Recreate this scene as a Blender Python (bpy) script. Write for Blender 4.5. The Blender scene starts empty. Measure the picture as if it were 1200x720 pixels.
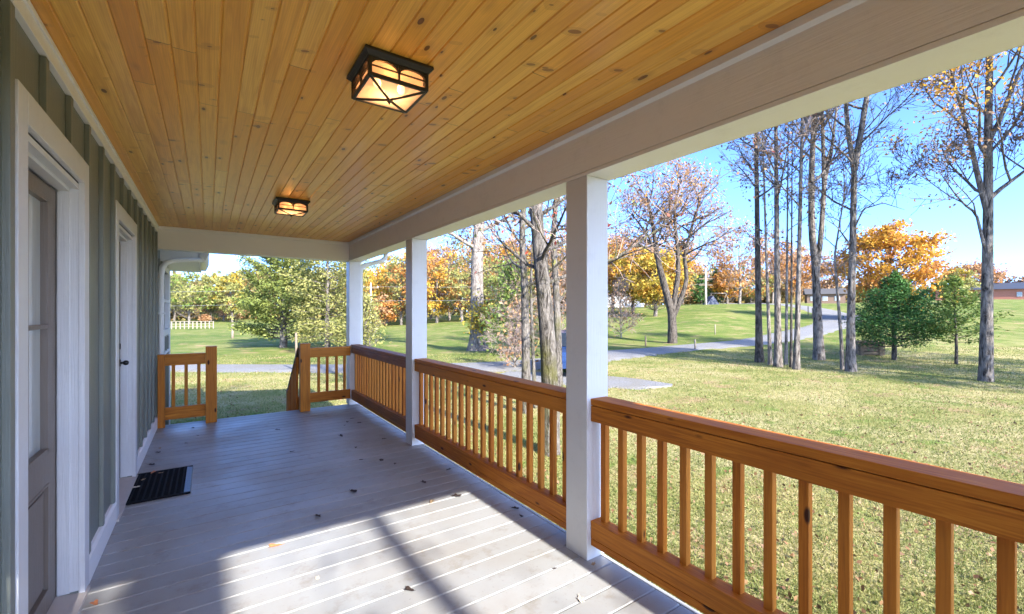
import bpy, bmesh, math, random
import numpy as np
from mathutils import Vector, Matrix

# ------------------------------------------------------------------ camera, world, sun, exposure
S = bpy.context.scene
C = S.collection
R = math.radians
EYE = 1.45                                  # eye height above the deck, deck top is z = 0
YAW = math.atan(356 / 517.0)                # camera heading, clockwise from +Y (the porch axis)
FPX, HZ = 517.0, 366.0
cam = bpy.data.cameras.new('camera'); camo = bpy.data.objects.new('camera', cam); C.objects.link(camo)
camo.location = (0, 0, EYE); camo.rotation_euler = (R(90), 0, -YAW)
cam.sensor_width = 36; cam.lens = 36 * FPX / 1200; cam.shift_y = 6 / 1200.0
cam.clip_start = .02; cam.clip_end = 6000
S.camera = camo

SUN_EL, SUN_DX = 29.5, -.024                # shadows run towards +Y, a hair towards the wall
SUN_STRENGTH, SKY_STRENGTH, EXPOSURE = 2.0, .135, 3.0
w = bpy.data.worlds.new('World'); S.world = w; w.use_nodes = True
nt = w.node_tree; bg = nt.nodes['Background']
sky = nt.nodes.new('ShaderNodeTexSky'); sky.sky_type = 'NISHITA'; sky.sun_disc = False
sky.sun_elevation = R(SUN_EL); sky.sun_rotation = R(180) + math.atan(SUN_DX)
sky.altitude = 200; sky.air_density = .38; sky.dust_density = .9; sky.ozone_density = 8
nt.links.new(sky.outputs[0], bg.inputs[0]); bg.inputs[1].default_value = SKY_STRENGTH
sd = Vector((SUN_DX, 1, -math.tan(R(SUN_EL)) * math.hypot(1, SUN_DX))).normalized()
sl = bpy.data.lights.new('sun', 'SUN'); sl.energy = SUN_STRENGTH; sl.angle = R(.53); sl.color = (1, .945, .86)
so = bpy.data.objects.new('sun', sl); C.objects.link(so); so.rotation_euler = sd.to_track_quat('-Z', 'Y').to_euler()
so.location = (0, -20, 20)
S.view_settings.view_transform = 'Standard'; S.view_settings.look = 'None'
S.view_settings.exposure = EXPOSURE; S.view_settings.gamma = 1; S.view_settings.use_curve_mapping = False
S.render.engine = 'CYCLES'
S.cycles.max_bounces = 8; S.cycles.diffuse_bounces = 5; S.cycles.glossy_bounces = 3
S.cycles.transmission_bounces = 4; S.cycles.transparent_max_bounces = 8
S.cycles.use_denoising = True
S.cycles.sample_clamp_indirect = 6

rnd = random.Random(7)

# ------------------------------------------------------------------ materials
class NT:
    def __init__(s, name, rough=.6, spec=.4):
        s.m = bpy.data.materials.new(name); s.m.use_nodes = True
        s.t = s.m.node_tree; s.b = s.t.nodes['Principled BSDF']; s.out = s.t.nodes['Material Output']
        s.b.inputs['Roughness'].default_value = rough; s.b.inputs['Specular IOR Level'].default_value = spec
    def n(s, typ, **kw):
        x = s.t.nodes.new(typ)
        for k, v in kw.items():
            if k[0] == '_': x.inputs[k[1:].replace('_', ' ')].default_value = v
            else: setattr(x, k, v)
        return x
    def l(s, a, b): s.t.links.new(a, b)
    def coord(s, scale=(1, 1, 1), kind='Object', perobj=0.0):
        tc = s.n('ShaderNodeTexCoord'); mp = s.n('ShaderNodeMapping'); mp.inputs['Scale'].default_value = scale
        s.l(tc.outputs[kind], mp.inputs['Vector'])
        if perobj:
            oi = s.n('ShaderNodeObjectInfo'); mu = s.n('ShaderNodeMath', operation='MULTIPLY'); mu.inputs[1].default_value = perobj
            s.l(oi.outputs['Random'], mu.inputs[0]); s.l(mu.outputs[0], mp.inputs['Location'])
        return mp.outputs[0]
    def noise(s, vec, scale=5, detail=4, rough=.55, dist=0.):
        x = s.n('ShaderNodeTexNoise'); x.inputs['Scale'].default_value = scale; x.inputs['Detail'].default_value = detail
        x.inputs['Roughness'].default_value = rough; x.inputs['Distortion'].default_value = dist
        s.l(vec, x.inputs['Vector']); return x.outputs['Fac']
    def ramp(s, fac, stops, interp='LINEAR'):
        x = s.n('ShaderNodeValToRGB'); e = x.color_ramp.elements; x.color_ramp.interpolation = interp
        while len(e) > 1: e.remove(e[-1])
        e[0].position = stops[0][0]; e[0].color = (*stops[0][1], 1) if len(stops[0][1]) == 3 else stops[0][1]
        for p, c in stops[1:]:
            q = e.new(p); q.color = (*c, 1)
        s.l(fac, x.inputs[0]); return x.outputs[0]
    def mix(s, fac, a, b, blend='MIX'):
        x = s.n('ShaderNodeMix', data_type='RGBA', blend_type=blend)
        for i, v in ((0, fac), (6, a), (7, b)):
            if hasattr(v, 'is_output'): s.l(v, x.inputs[i])
            elif i == 0: x.inputs[0].default_value = v
            else: x.inputs[i].default_value = (*v, 1)
        return x.outputs[2]
    def math(s, op, a, b=None, c=None):
        x = s.n('ShaderNodeMath', operation=op)
        for i, v in enumerate((a, b, c)):
            if v is None: continue
            if hasattr(v, 'is_output'): s.l(v, x.inputs[i])
            else: x.inputs[i].default_value = v
        return x.outputs[0]
    def bump(s, h, strength=.3, dist=.01):
        x = s.n('ShaderNodeBump'); x.inputs['Strength'].default_value = strength; x.inputs['Distance'].default_value = dist
        s.l(h, x.inputs['Height']); s.l(x.outputs[0], s.b.inputs['Normal']); return x
    def color(s, c):
        if hasattr(c, 'is_output'): s.l(c, s.b.inputs['Base Color'])
        else: s.b.inputs['Base Color'].default_value = (*c, 1)
        return s

def painted(name, col, rough=.5, var=.06, grain=None, dirt=0.):
    s = NT(name, rough, .4)
    v = s.coord((1, 1, 1)); n = s.noise(v, 3.5, 5)
    c = s.mix(n, tuple(x * (1 - var) for x in col), tuple(min(1, x * (1 + var)) for x in col))
    if dirt:
        d = s.noise(v, 9, 7, .7); k = s.math('MULTIPLY', s.ramp(d, [(.54, (0, 0, 0)), (.68, (1, 1, 1))]), dirt)
        c = s.mix(k, c, tuple(x * .45 for x in col))
    s.color(c)
    g = s.coord(grain or (30, 30, 30)); s.bump(s.noise(g, 1.6, 5, .6, .9), .55, .004)
    return s.m

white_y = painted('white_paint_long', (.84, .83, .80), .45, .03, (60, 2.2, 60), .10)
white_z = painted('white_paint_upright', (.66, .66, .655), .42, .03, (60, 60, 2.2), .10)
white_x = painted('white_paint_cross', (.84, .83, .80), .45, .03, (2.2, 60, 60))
siding = painted('sage_grey_siding', (.19, .205, .175), .42, .12, (70, 70, 2))
gutter_m = painted('white_metal', (.72, .72, .68), .3, .02)
door_m = painted('taupe_door_paint', (.19, .155, .125), .4, .05, (60, 60, 3))
black_m = painted('black_metal', (.012, .012, .012), .4)
bronze = painted('dark_bronze', (.030, .027, .020), .38, .25)
roof_m = painted('dark_shingles', (.06, .055, .05), .9, .3)
brick_m = painted('red_brick', (.42, .17, .11), .85, .15)
rubber = NT('black_rubber', .75, .15)
rubber.color((.006, .0065, .008)); rubber = rubber.m

def stained(name, axis):
    s = NT(name, .55, .22)
    st = [34, 34, 34]; st[axis] = 1.5
    v = s.coord(tuple(st), perobj=40.)
    g = s.noise(v, 1.6, 6, .6, 1.2)
    c = s.ramp(g, [(.30, (.20, .052, .006)), (.46, (.43, .128, .011)), (.56, (.54, .178, .016)), (.72, (.66, .26, .03))])
    big = s.noise(s.coord((1, 1, 1), perobj=9.), 3.0, 3)
    c = s.mix(s.ramp(big, [(.35, (0, 0, 0)), (.7, (.75, .75, .75))]), c, (.40, .115, .010))
    oi = s.n('ShaderNodeObjectInfo'); c = s.mix(s.math('MULTIPLY', oi.outputs['Random'], .5), c, (.56, .235, .035))
    kv = [9, 9, 9]; kv[axis] = 3.2
    vo = s.n('ShaderNodeTexVoronoi'); vo.inputs['Scale'].default_value = 1.; s.l(s.coord(tuple(kv), perobj=17.), vo.inputs['Vector'])
    k = s.ramp(vo.outputs['Distance'], [(.0, (1, 1, 1)), (.08, (1, 1, 1)), (.13, (0, 0, 0))])
    c = s.mix(k, c, (.05, .013, .004))
    s.color(c); s.bump(g, .5, .002)
    return s.m
wood_x, wood_y, wood_z = stained('stained_wood_x', 0), stained('stained_wood_y', 1), stained('stained_wood_z', 2)
wood_dark = stained('weathered_stained_wood', 1)
for _n in wood_dark.node_tree.nodes:
    if _n.type == 'VALTORGB' and len(_n.color_ramp.elements) == 4:
        for _e, _c in zip(_n.color_ramp.elements, ((.07, .03, .015), (.16, .065, .028), (.24, .10, .045), (.34, .17, .09))): _e.color = (*_c, 1)
wood_w = painted('weathered_board', (.20, .15, .10), .8, .3, (50, 2, 50))
wood_olive = None

def mk_pine():
    s = NT('knotty_pine', .33, .42)
    W = .0838
    tc = s.n('ShaderNodeTexCoord'); sp = s.n('ShaderNodeSeparateXYZ'); s.l(tc.outputs['Object'], sp.inputs[0])
    X, Y = sp.outputs[0], sp.outputs[1]
    bi = s.math('FLOOR', s.math('DIVIDE', s.math('ADD', X, .545), W))
    wn = s.n('ShaderNodeTexWhiteNoise', noise_dimensions='1D'); s.l(bi, wn.inputs['W'])
    yo = s.math('ADD', Y, s.math('MULTIPLY', wn.outputs['Value'], 17.3))
    seg = s.math('FLOOR', s.math('DIVIDE', yo, 2.35))
    cb = s.n('ShaderNodeCombineXYZ'); s.l(bi, cb.inputs[0]); s.l(seg, cb.inputs[1])
    w2 = s.n('ShaderNodeTexWhiteNoise', noise_dimensions='2D'); s.l(cb.outputs[0], w2.inputs['Vector'])
    rv = w2.outputs['Value']
    # grain: stretched along Y, each board shifted
    gv = s.n('ShaderNodeCombineXYZ')
    s.l(s.math('MULTIPLY', X, 34.), gv.inputs[0]); s.l(s.math('ADD', s.math('MULTIPLY', Y, 1.5), s.math('MULTIPLY', rv, 60.)), gv.inputs[1]); s.l(s.math('MULTIPLY', rv, 31.), gv.inputs[2])
    g = s.noise(gv.outputs[0], 1.0, 5, .55, 1.6)
    wv = s.n('ShaderNodeTexWave', wave_type='BANDS', bands_direction='X'); wv.inputs['Scale'].default_value = 1.1
    wv.inputs['Distortion'].default_value = 9.; wv.inputs['Detail'].default_value = 2.; wv.inputs['Detail Scale'].default_value = .8
    s.l(gv.outputs[0], wv.inputs['Vector'])
    c = s.ramp(rv, [(0, (.84, .40, .055)), (.25, (.94, .50, .085)), (.5, (.97, .59, .13)), (.75, (.95, .47, .07)), (1, (.80, .35, .045))])
    c = s.mix(s.ramp(g, [(.40, (0, 0, 0)), (.68, (.6, .6, .6))]), c, (.66, .27, .035))
    c = s.mix(s.math('MULTIPLY', wv.outputs['Fac'], .24), c, (.60, .26, .04))
    # knots
    kx = s.n('ShaderNodeCombineXYZ'); s.l(s.math('MULTIPLY', X, 12.0), kx.inputs[0]); s.l(s.math('ADD', s.math('MULTIPLY', Y, 5.2), s.math('MULTIPLY', rv, 23.)), kx.inputs[1]); s.l(bi, kx.inputs[2])
    vo = s.n('ShaderNodeTexVoronoi'); vo.inputs['Scale'].default_value = 1.; s.l(kx.outputs[0], vo.inputs['Vector'])
    sc = s.n('ShaderNodeSeparateColor'); s.l(vo.outputs['Color'], sc.inputs[0])
    rad = s.math('MULTIPLY', s.math('MAXIMUM', s.math('SUBTRACT', sc.outputs[0], .36), 0.0), .25)
    d = vo.outputs['Distance']
    halo = s.math('SUBTRACT', 1.0, s.math('SMOOTH_MIN', s.math('DIVIDE', d, s.math('ADD', s.math('MULTIPLY', rad, 2.6), .002)), 1.0, .1))
    c = s.mix(s.math('MULTIPLY', halo, .55), c, (.36, .13, .035))
    kn = s.math('LESS_THAN', d, rad)
    c = s.mix(s.math('MULTIPLY', kn, .88), c, s.ramp(s.math('DIVIDE', d, .14), [(0, (.20, .062, .016)), (1, (.07, .02, .008))]))
    # oblique dash-like knots cut along their length
    k2 = s.n('ShaderNodeCombineXYZ'); s.l(s.math('MULTIPLY', X, 9.0), k2.inputs[0]); s.l(s.math('ADD', s.math('ADD', s.math('MULTIPLY', Y, 17.), s.math('MULTIPLY', X, 6.)), s.math('MULTIPLY', rv, 51.)), k2.inputs[1]); s.l(s.math('ADD', bi, .37), k2.inputs[2])
    v2 = s.n('ShaderNodeTexVoronoi'); v2.inputs['Scale'].default_value = .62; s.l(k2.outputs[0], v2.inputs['Vector'])
    s2 = s.n('ShaderNodeSeparateColor'); s.l(v2.outputs['Color'], s2.inputs[0])
    r2 = s.math('MULTIPLY', s.math('MAXIMUM', s.math('SUBTRACT', s2.outputs[1], .42), 0.0), .29)
    c = s.mix(s.math('MULTIPLY', s.math('LESS_THAN', v2.outputs['Distance'], r2), .8), c, (.22, .075, .022))
    h2 = s.math('LESS_THAN', v2.outputs['Distance'], s.math('MULTIPLY', r2, 2.1)); c = s.mix(s.math('MULTIPLY', h2, .25), c, (.45, .18, .04))
    # butt joints
    fr = s.math('FRACT', s.math('DIVIDE', yo, 2.35)); j = s.math('LESS_THAN', fr, .0016)
    c = s.mix(s.math('MULTIPLY', j, .75), c, (.10, .04, .015))
    # streaks of blue-grey sapwood
    sv = s.noise(s.coord((7, .7, 1)), 1., 2); c = s.mix(s.ramp(sv, [(.62, (0, 0, 0)), (.80, (.3, .3, .3))]), c, (.66, .40, .22))
    s.color(c); s.bump(g, .10, .001); s.b.inputs['Coat Weight'].default_value = .22; s.b.inputs['Coat Roughness'].default_value = .28
    return s.m
pine = mk_pine()

def mk_deck():
    s = NT('grey_porch_paint', .42, .45)
    tc = s.n('ShaderNodeTexCoord'); sp = s.n('ShaderNodeSeparateXYZ'); s.l(tc.outputs['Object'], sp.inputs[0])
    bi = s.math('FLOOR', s.math('DIVIDE', s.math('ADD', sp.outputs[1], .443 + 1.48), .148))
    wn = s.n('ShaderNodeTexWhiteNoise', noise_dimensions='1D'); s.l(bi, wn.inputs['W'])
    c = s.ramp(wn.outputs['Value'], [(0, (.31, .322, .33)), (1, (.37, .379, .385))])
    v = s.coord((1, 1, 1))
    n1 = s.noise(v, 1.3, 5, .6); c = s.mix(s.ramp(n1, [(.42, (0, 0, 0)), (.64, (.5, .5, .5))]), c, (.27, .245, .21))
    n2 = s.noise(v, 5.5, 6, .72); c = s.mix(s.ramp(n2, [(.54, (0, 0, 0)), (.66, (.5, .5, .5))]), c, (.22, .19, .15))
    n3 = s.noise(v, 60, 3, .7); c = s.mix(s.ramp(n3, [(.64, (0, 0, 0)), (.72, (.6, .6, .6))]), c, (.14, .11, .09))
    fy = s.math('FRACT', s.math('DIVIDE', s.math('ADD', sp.outputs[1], 1.041 + 1.48), .148)); gp = s.math('LESS_THAN', s.math('MINIMUM', fy, s.math('SUBTRACT', 1.0, fy)), .022); c = s.mix(s.math('MULTIPLY', gp, s.math('MULTIPLY', s.noise(v, 7, 4), .7)), c, (.13, .11, .09))
    s.color(c)
    s.l(s.ramp(n1, [(.3, (.34, .34, .34)), (.7, (.55, .55, .55))]), s.b.inputs['Roughness'])
    g = s.noise(s.coord((2.5, 70, 1)), 1, 5, .6, .5); s.bump(g, .3, .0015)
    return s.m
deckm = mk_deck()

def mk_bark(name, dark, light, sc=1., moss=None):
    s = NT(name, .9, .15)
    v = s.coord((9 * sc, 9 * sc, 2.2 * sc), perobj=20.)
    n = s.noise(v, 1.6, 6, .65, .5)
    c = s.ramp(n, [(.36, dark), (.52, tuple((a + b) / 2 for a, b in zip(dark, light))), (.68, light)])
    p = s.noise(s.coord((1, 1, .6), perobj=11.), 4.5, 5); c = s.mix(s.ramp(p, [(.50, (0, 0, 0)), (.66, (.6, .6, .6))]), c, light)
    if moss: c = s.mix(s.ramp(s.noise(s.coord((1, 1, 1), perobj=5.), 1.7, 4), [(.50, (0, 0, 0)), (.64, (.75, .75, .75))]), c, moss)
    s.color(c); s.bump(n, 1., .09); return s.m
bark_grey = mk_bark('grey_bark', (.024, .019, .016), (.30, .26, .22))
bark_dark = mk_bark('dark_bark', (.02, .016, .013), (.17, .145, .12))
bark_pale = mk_bark('pale_bark', (.08, .065, .055), (.38, .33, .28))
bark_moss = mk_bark('mossy_bark', (.028, .023, .019), (.27, .24, .205), 1.8, (.105, .10, .022))
twig_pink = NT('pale_twig', .8, .2).color((.36, .27, .22)).m

def mk_leaf(name, cols, trans=.35, clump=1.2, dark=.75):
    s = NT(name, .55, .25)
    g = s.n('ShaderNodeNewGeometry')
    c = s.ramp(g.outputs['Random Per Island'], [(i / max(1, len(cols) - 1), q) for i, q in enumerate(cols)])
    n = s.noise(s.coord((1, 1, 1), perobj=30.), clump, 3)
    c = s.mix(s.ramp(n, [(.4, (0, 0, 0)), (.62, (.7, .7, .7))]), c, cols[0])
    s.color(c)
    tr = s.n('ShaderNodeBsdfTranslucent'); s.l(c, tr.inputs[0])
    mx = s.n('ShaderNodeMixShader'); mx.inputs[0].default_value = trans
    s.l(s.b.outputs[0], mx.inputs[1]); s.l(tr.outputs[0], mx.inputs[2]); s.l(mx.outputs[0], s.out.inputs[0])
    return s.m
L_orange = mk_leaf('orange_leaves', [(.42, .17, .045), (.52, .25, .06), (.60, .34, .08), (.38, .15, .05)])
L_amber = mk_leaf('amber_leaves', [(.56, .27, .035), (.64, .35, .045), (.70, .43, .06), (.46, .19, .035)])
L_yellow = mk_leaf('yellow_leaves', [(.48, .35, .05), (.58, .40, .06), (.33, .30, .06), (.54, .31, .05)])
L_russet = mk_leaf('russet_leaves', [(.40, .21, .10), (.48, .28, .13), (.54, .34, .17), (.34, .16, .08)])
L_red = mk_leaf('red_leaves', [(.48, .08, .05), (.55, .16, .09), (.42, .07, .05)])
L_olive = mk_leaf('olive_leaves', [(.26, .26, .075), (.36, .34, .11), (.46, .42, .14), (.20, .22, .07)])
L_cedar = mk_leaf('cedar_sprays', [(.15, .19, .045), (.22, .25, .06), (.30, .31, .08), (.10, .14, .035)], .2, .9)
L_green = mk_leaf('deep_green_sprays', [(.05, .13, .03), (.08, .19, .045), (.11, .24, .05), (.04, .10, .03)], .2, .9)
L_mid = mk_leaf('mid_green_leaves', [(.12, .19, .04), (.18, .25, .05), (.24, .30, .07)])
L_brown = mk_leaf('dry_brown_leaves', [(.16, .085, .04), (.26, .15, .07), (.11, .055, .03), (.38, .25, .13)], .1)
L_gold_tip = mk_leaf('gold_tip_leaves', [(.74, .42, .05), (.70, .30, .04), (.75, .52, .10)])

def mk_ground():
    s = NT('grass_ground', .95, .1)
    v = s.coord((1, 1, 1), 'Object')
    big = s.noise(v, .10, 3); mid = s.noise(v, .55, 5, .6); fin = s.noise(v, 9, 5, .7); vf = s.noise(v, 55, 3, .7)
    # distance from the house: straw-coloured mown lawn near, greener pasture far
    sp = s.n('ShaderNodeSeparateXYZ'); s.l(v, sp.inputs[0])
    lawn = s.ramp(mid, [(.34, (.165, .19, .042)), (.47, (.33, .295, .105)), (.60, (.46, .375, .185))])
    past = s.ramp(s.mix(.65, big, mid), [(.38, (.066, .118, .018)), (.50, (.135, .17, .033)), (.60, (.25, .232, .08))])
    # pasture beyond the drive: a bent line y = 15 at left, x + .4y = 22 at right
    side = s.math('SUBTRACT', s.math('ADD', s.math('MULTIPLY', sp.outputs[0], .42), s.math('MULTIPLY', sp.outputs[1], 1.0)), 21.)
    k = s.ramp(s.math('ADD', s.math('MULTIPLY', side, .12), .5), [(0, (0, 0, 0)), (1, (1, 1, 1))])
    c = s.mix(k, lawn, past)
    c = s.mix(s.ramp(fin, [(.35, (.5, .5, .5)), (.62, (0, 0, 0))]), c, (.15, .19, .045))
    c = s.mix(s.ramp(vf, [(.55, (0, 0, 0)), (.75, (.6, .6, .6))]), c, (.52, .46, .22))
    wd = s.noise(v, 1.7, 3, .5); c = s.mix(s.ramp(wd, [(.60, (0, 0, 0)), (.68, (.75, .75, .75))]), c, (.12, .20, .03))
    bare = s.noise(v, .9, 4, .6); c = s.mix(s.ramp(bare, [(.58, (0, 0, 0)), (.68, (.7, .7, .7))]), c, (.40, .25, .15))
    s.color(c); s.bump(s.mix(.5, fin, vf), .8, .05)
    return s.m
ground_m = mk_ground()
def mk_gravel():
    s = NT('pale_gravel', .9, .2)
    v = s.coord((1, 1, 1)); n = s.noise(v, 22, 5, .75); m = s.noise(v, .9, 4)
    vo = s.n('ShaderNodeTexVoronoi'); vo.inputs['Scale'].default_value = 26; s.l(v, vo.inputs['Vector'])
    c = s.ramp(n, [(.3, (.13, .125, .12)), (.5, (.24, .235, .225)), (.7, (.36, .35, .335))])
    c = s.mix(s.ramp(m, [(.5, (0, 0, 0)), (.7, (.5, .5, .5))]), c, (.22, .19, .13))
    s.color(c); s.bump(vo.outputs['Distance'], .8, .03); return s.m
gravel_m = mk_gravel()

# ------------------------------------------------------------------ object helpers
def tag(o, label=None, cat=None, group=None, kind=None):
    if label: o['label'] = label
    if cat: o['category'] = cat
    if group: o['group'] = group
    if kind: o['kind'] = kind
    return o
def empty(name, loc=(0, 0, 0), label=None, cat=None, group=None, rz=0):
    o = bpy.data.objects.new(name, None); C.objects.link(o); o.location = loc; o.rotation_euler = (0, 0, rz)
    o.empty_display_size = .1
    return tag(o, label, cat, group)
def link(name, me, mat, parent=None):
    o = bpy.data.objects.new(name, me); C.objects.link(o)
    for m in (mat if isinstance(mat, (list, tuple)) else [mat]): me.materials.append(m)
    if parent: o.parent = parent
    return o
class BM:
    """gathers boxes, prisms, tubes and lathes, then links them as one mesh"""
    def __init__(s): s.b = bmesh.new()
    def box(s, x0, x1, y0, y1, z0, z1, bev=0, mi=0, rot=None, piv=None):
        r = bmesh.ops.create_cube(s.b, size=1)
        vs = r['verts']; c = Vector(((x0 + x1) / 2, (y0 + y1) / 2, (z0 + z1) / 2))
        for v in vs: v.co = Vector((v.co.x * (x1 - x0), v.co.y * (y1 - y0), v.co.z * (z1 - z0)))
        fs = list({f for v in vs for f in v.link_faces})
        for f in fs: f.material_index = mi
        if bev:
            es = list({e for v in vs for e in v.link_edges})
            q = bmesh.ops.bevel(s.b, geom=es, offset=bev, segments=2, affect='EDGES', profile=.5)
            vs = list({v for f in q['faces'] for v in f.verts} | {v for v in vs if v.is_valid})
            for f in q['faces']: f.material_index = mi
        if rot is not None:
            for v in vs: v.co = rot @ v.co
        for v in vs: v.co += c
        return s
    def prism(s, prof, axis, a0, a1, mi=0):
        """prof: closed list of 2D points in the plane across AXIS ('x': (y,z), 'y': (x,z), 'z': (x,y))"""
        def P(p, a): return {'x': (a, p[0], p[1]), 'y': (p[0], a, p[1]), 'z': (p[0], p[1], a)}[axis]
        A = [s.b.verts.new(P(p, a0)) for p in prof]; B = [s.b.verts.new(P(p, a1)) for p in prof]
        n = len(prof); fs = [s.b.faces.new((A[i], A[(i + 1) % n], B[(i + 1) % n], B[i])) for i in range(n)]
        fs += [s.b.faces.new(A[::-1]), s.b.faces.new(B)]
        for f in fs: f.material_index = mi
        return s
    def tube(s, pts, r, sides=10, mi=0, sx=1., cap=True):
        pts = [Vector(p) for p in pts]; rs = r if isinstance(r, (list, tuple)) else [r] * len(pts)
        rings = []; ref = None
        for i, p in enumerate(pts):
            t = (pts[min(i + 1, len(pts) - 1)] - pts[max(i - 1, 0)]).normalized()
            if ref is None: ref = Vector((0, 0, 1)) if abs(t.z) < .9 else Vector((0, 1, 0))
            u = t.cross(ref).normalized(); v = t.cross(u).normalized()
            rings.append([s.b.verts.new(p + rs[i] * (u * math.cos(a) * sx + v * math.sin(a))) for a in [2 * math.pi * k / sides for k in range(sides)]])
            ref = u.cross(t)
        for A, B in zip(rings, rings[1:]):
            for k in range(sides):
                f = s.b.faces.new((A[k], A[(k + 1) % sides], B[(k + 1) % sides], B[k])); f.smooth = True; f.material_index = mi
        if cap: s.b.faces.new(rings[0][::-1]).material_index = mi; s.b.faces.new(rings[-1]).material_index = mi
        return s
    def ball(s, c, r, mi=0, sz=1.):
        q = bmesh.ops.create_uvsphere(s.b, u_segments=12, v_segments=8, radius=r)
        for v in q['verts']: v.co = Vector((v.co.x + c[0], v.co.y + c[1], v.co.z * sz + c[2]))
        for f in {f for v in q['verts'] for f in v.link_faces}: f.material_index = mi; f.smooth = True
        return s
    def done(s, name, mat, parent=None, off=None):
        bmesh.ops.recalc_face_normals(s.b, faces=s.b.faces[:])
        me = bpy.data.meshes.new(name); s.b.to_mesh(me); s.b.free()
        if off: me.transform(Matrix.Translation(-Vector(off)))
        return link(name, me, mat, parent)
def npmesh(name, V, F, mat, parent=None, smooth=False):
    V = np.asarray(V, dtype=np.float32); F = np.asarray(F, dtype=np.int32); k = F.shape[1]
    me = bpy.data.meshes.new(name); me.vertices.add(len(V)); me.vertices.foreach_set('co', V.ravel())
    me.loops.add(F.size); me.loops.foreach_set('vertex_index', F.ravel())
    me.polygons.add(len(F)); me.polygons.foreach_set('loop_start', np.arange(0, F.size, k, dtype=np.int32))
    try: me.polygons.foreach_set('loop_total', np.full(len(F), k, dtype=np.int32))
    except Exception: pass
    if smooth: me.polygons.foreach_set('use_smooth', np.ones(len(F), dtype=bool))
    me.update(calc_edges=True); me.validate()
    return link(name, me, mat, parent)

# ------------------------------------------------------------------ terrain
FX, FY = math.sin(YAW), math.cos(YAW)
COLS = [-400., 200., 450., 560., 720., 850., 960., 1150., 1500.]
DEP = [0., 12., 20., 30., 45., 70., 110., 400., 3000.]
TAB = np.array([
    [-.7, -.7, -.80, -.95, -1.1, -1.2, -.7, 0, 6],
    [-.7, -.7, -.80, -.95, -1.1, -1.2, -.7, 0, 6],
    [-.7, -.7, -.80, -.95, -1.0, -.9, -.3, 1, 6],
    [-.7, -.7, -.80, -.90, -.75, .1, .6, 1.4, 6],
    [-.7, -.7, -.75, -.62, .10, 1.9, 2.9, 3.6, 8],
    [-.7, -.7, -.72, -.42, .70, 2.7, 3.6, 4.6, 9],
    [-.7, -.7, -.70, -.35, .60, 2.8, 3.7, 5, 10],
    [-.7, -.7, -.62, .00, 1.35, 3.45, 4.4, 6, 12],
    [-.7, -.7, -.62, .00, 1.35, 3.45, 4.4, 6, 12]])
def ground(x, y):
    x = np.asarray(x, float); y = np.asarray(y, float)
    t = x * FX + y * FY; s = x * FY - y * FX
    th = np.arctan2(s, t); thc = np.clip(th, -R(62), R(60))
    px = 600 + FPX * np.tan(thc); d = np.hypot(t, s) * np.cos(np.clip(th, -R(50), R(50)))
    fi = np.interp(px, COLS, range(len(COLS))); fj = np.interp(d, DEP, range(len(DEP)))
    def sm(f): i = np.floor(f); r = f - i; return i, r
    i, ri = sm(fi); i = np.clip(i, 0, len(COLS) - 2).astype(int); ri = fi - i; ri = ri * ri * (3 - 2 * ri)
    j, rj = sm(fj); j = np.clip(j, 0, len(DEP) - 2).astype(int); rj = fj - j
    z = (TAB[i, j] * (1 - rj) + TAB[i, j + 1] * rj) * (1 - ri) + (TAB[i + 1, j] * (1 - rj) + TAB[i + 1, j + 1] * rj) * ri
    bk = np.clip((np.abs(th) - R(70)) / R(40), 0, 1); bk = bk * bk * (3 - 2 * bk)
    z = z * (1 - bk) - .7 * bk
    amp = np.clip((d - 6) / 30, 0, 1)
    return z + amp * .05 * (np.sin(x * .31 + y * .17) + np.sin(y * .43 - x * .11 + 1))
def G(x, y): return float(ground(x, y))
def at(px, d):
    """a spot on the ground: bearing of photo column px, d metres ahead"""
    s = (px - 600) / FPX * d
    x, y = FX * d + FY * s, FY * d - FX * s
    return Vector((x, y, G(x, y)))

na = 540
rad = np.concatenate([np.array([0, .8]), 1.2 * np.exp(np.linspace(0, math.log(2600 / 1.2), 230))])
th = np.linspace(0, 2 * math.pi, na, endpoint=False)
RR, TT = np.meshgrid(rad, th, indexing='ij'); GX, GY = RR * np.cos(TT), RR * np.sin(TT)
V = np.stack([GX, GY, ground(GX, GY)], -1).reshape(-1, 3)
ii = np.arange(len(rad) - 1)[:, None] * na; jj = np.arange(na)[None, :]; j2 = (jj + 1) % na
F = np.stack([ii + jj, ii + na + jj, ii + na + j2, ii + j2], -1).reshape(-1, 4)
tag(npmesh('ground', V, F, ground_m, smooth=True), kind='structure')

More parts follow.
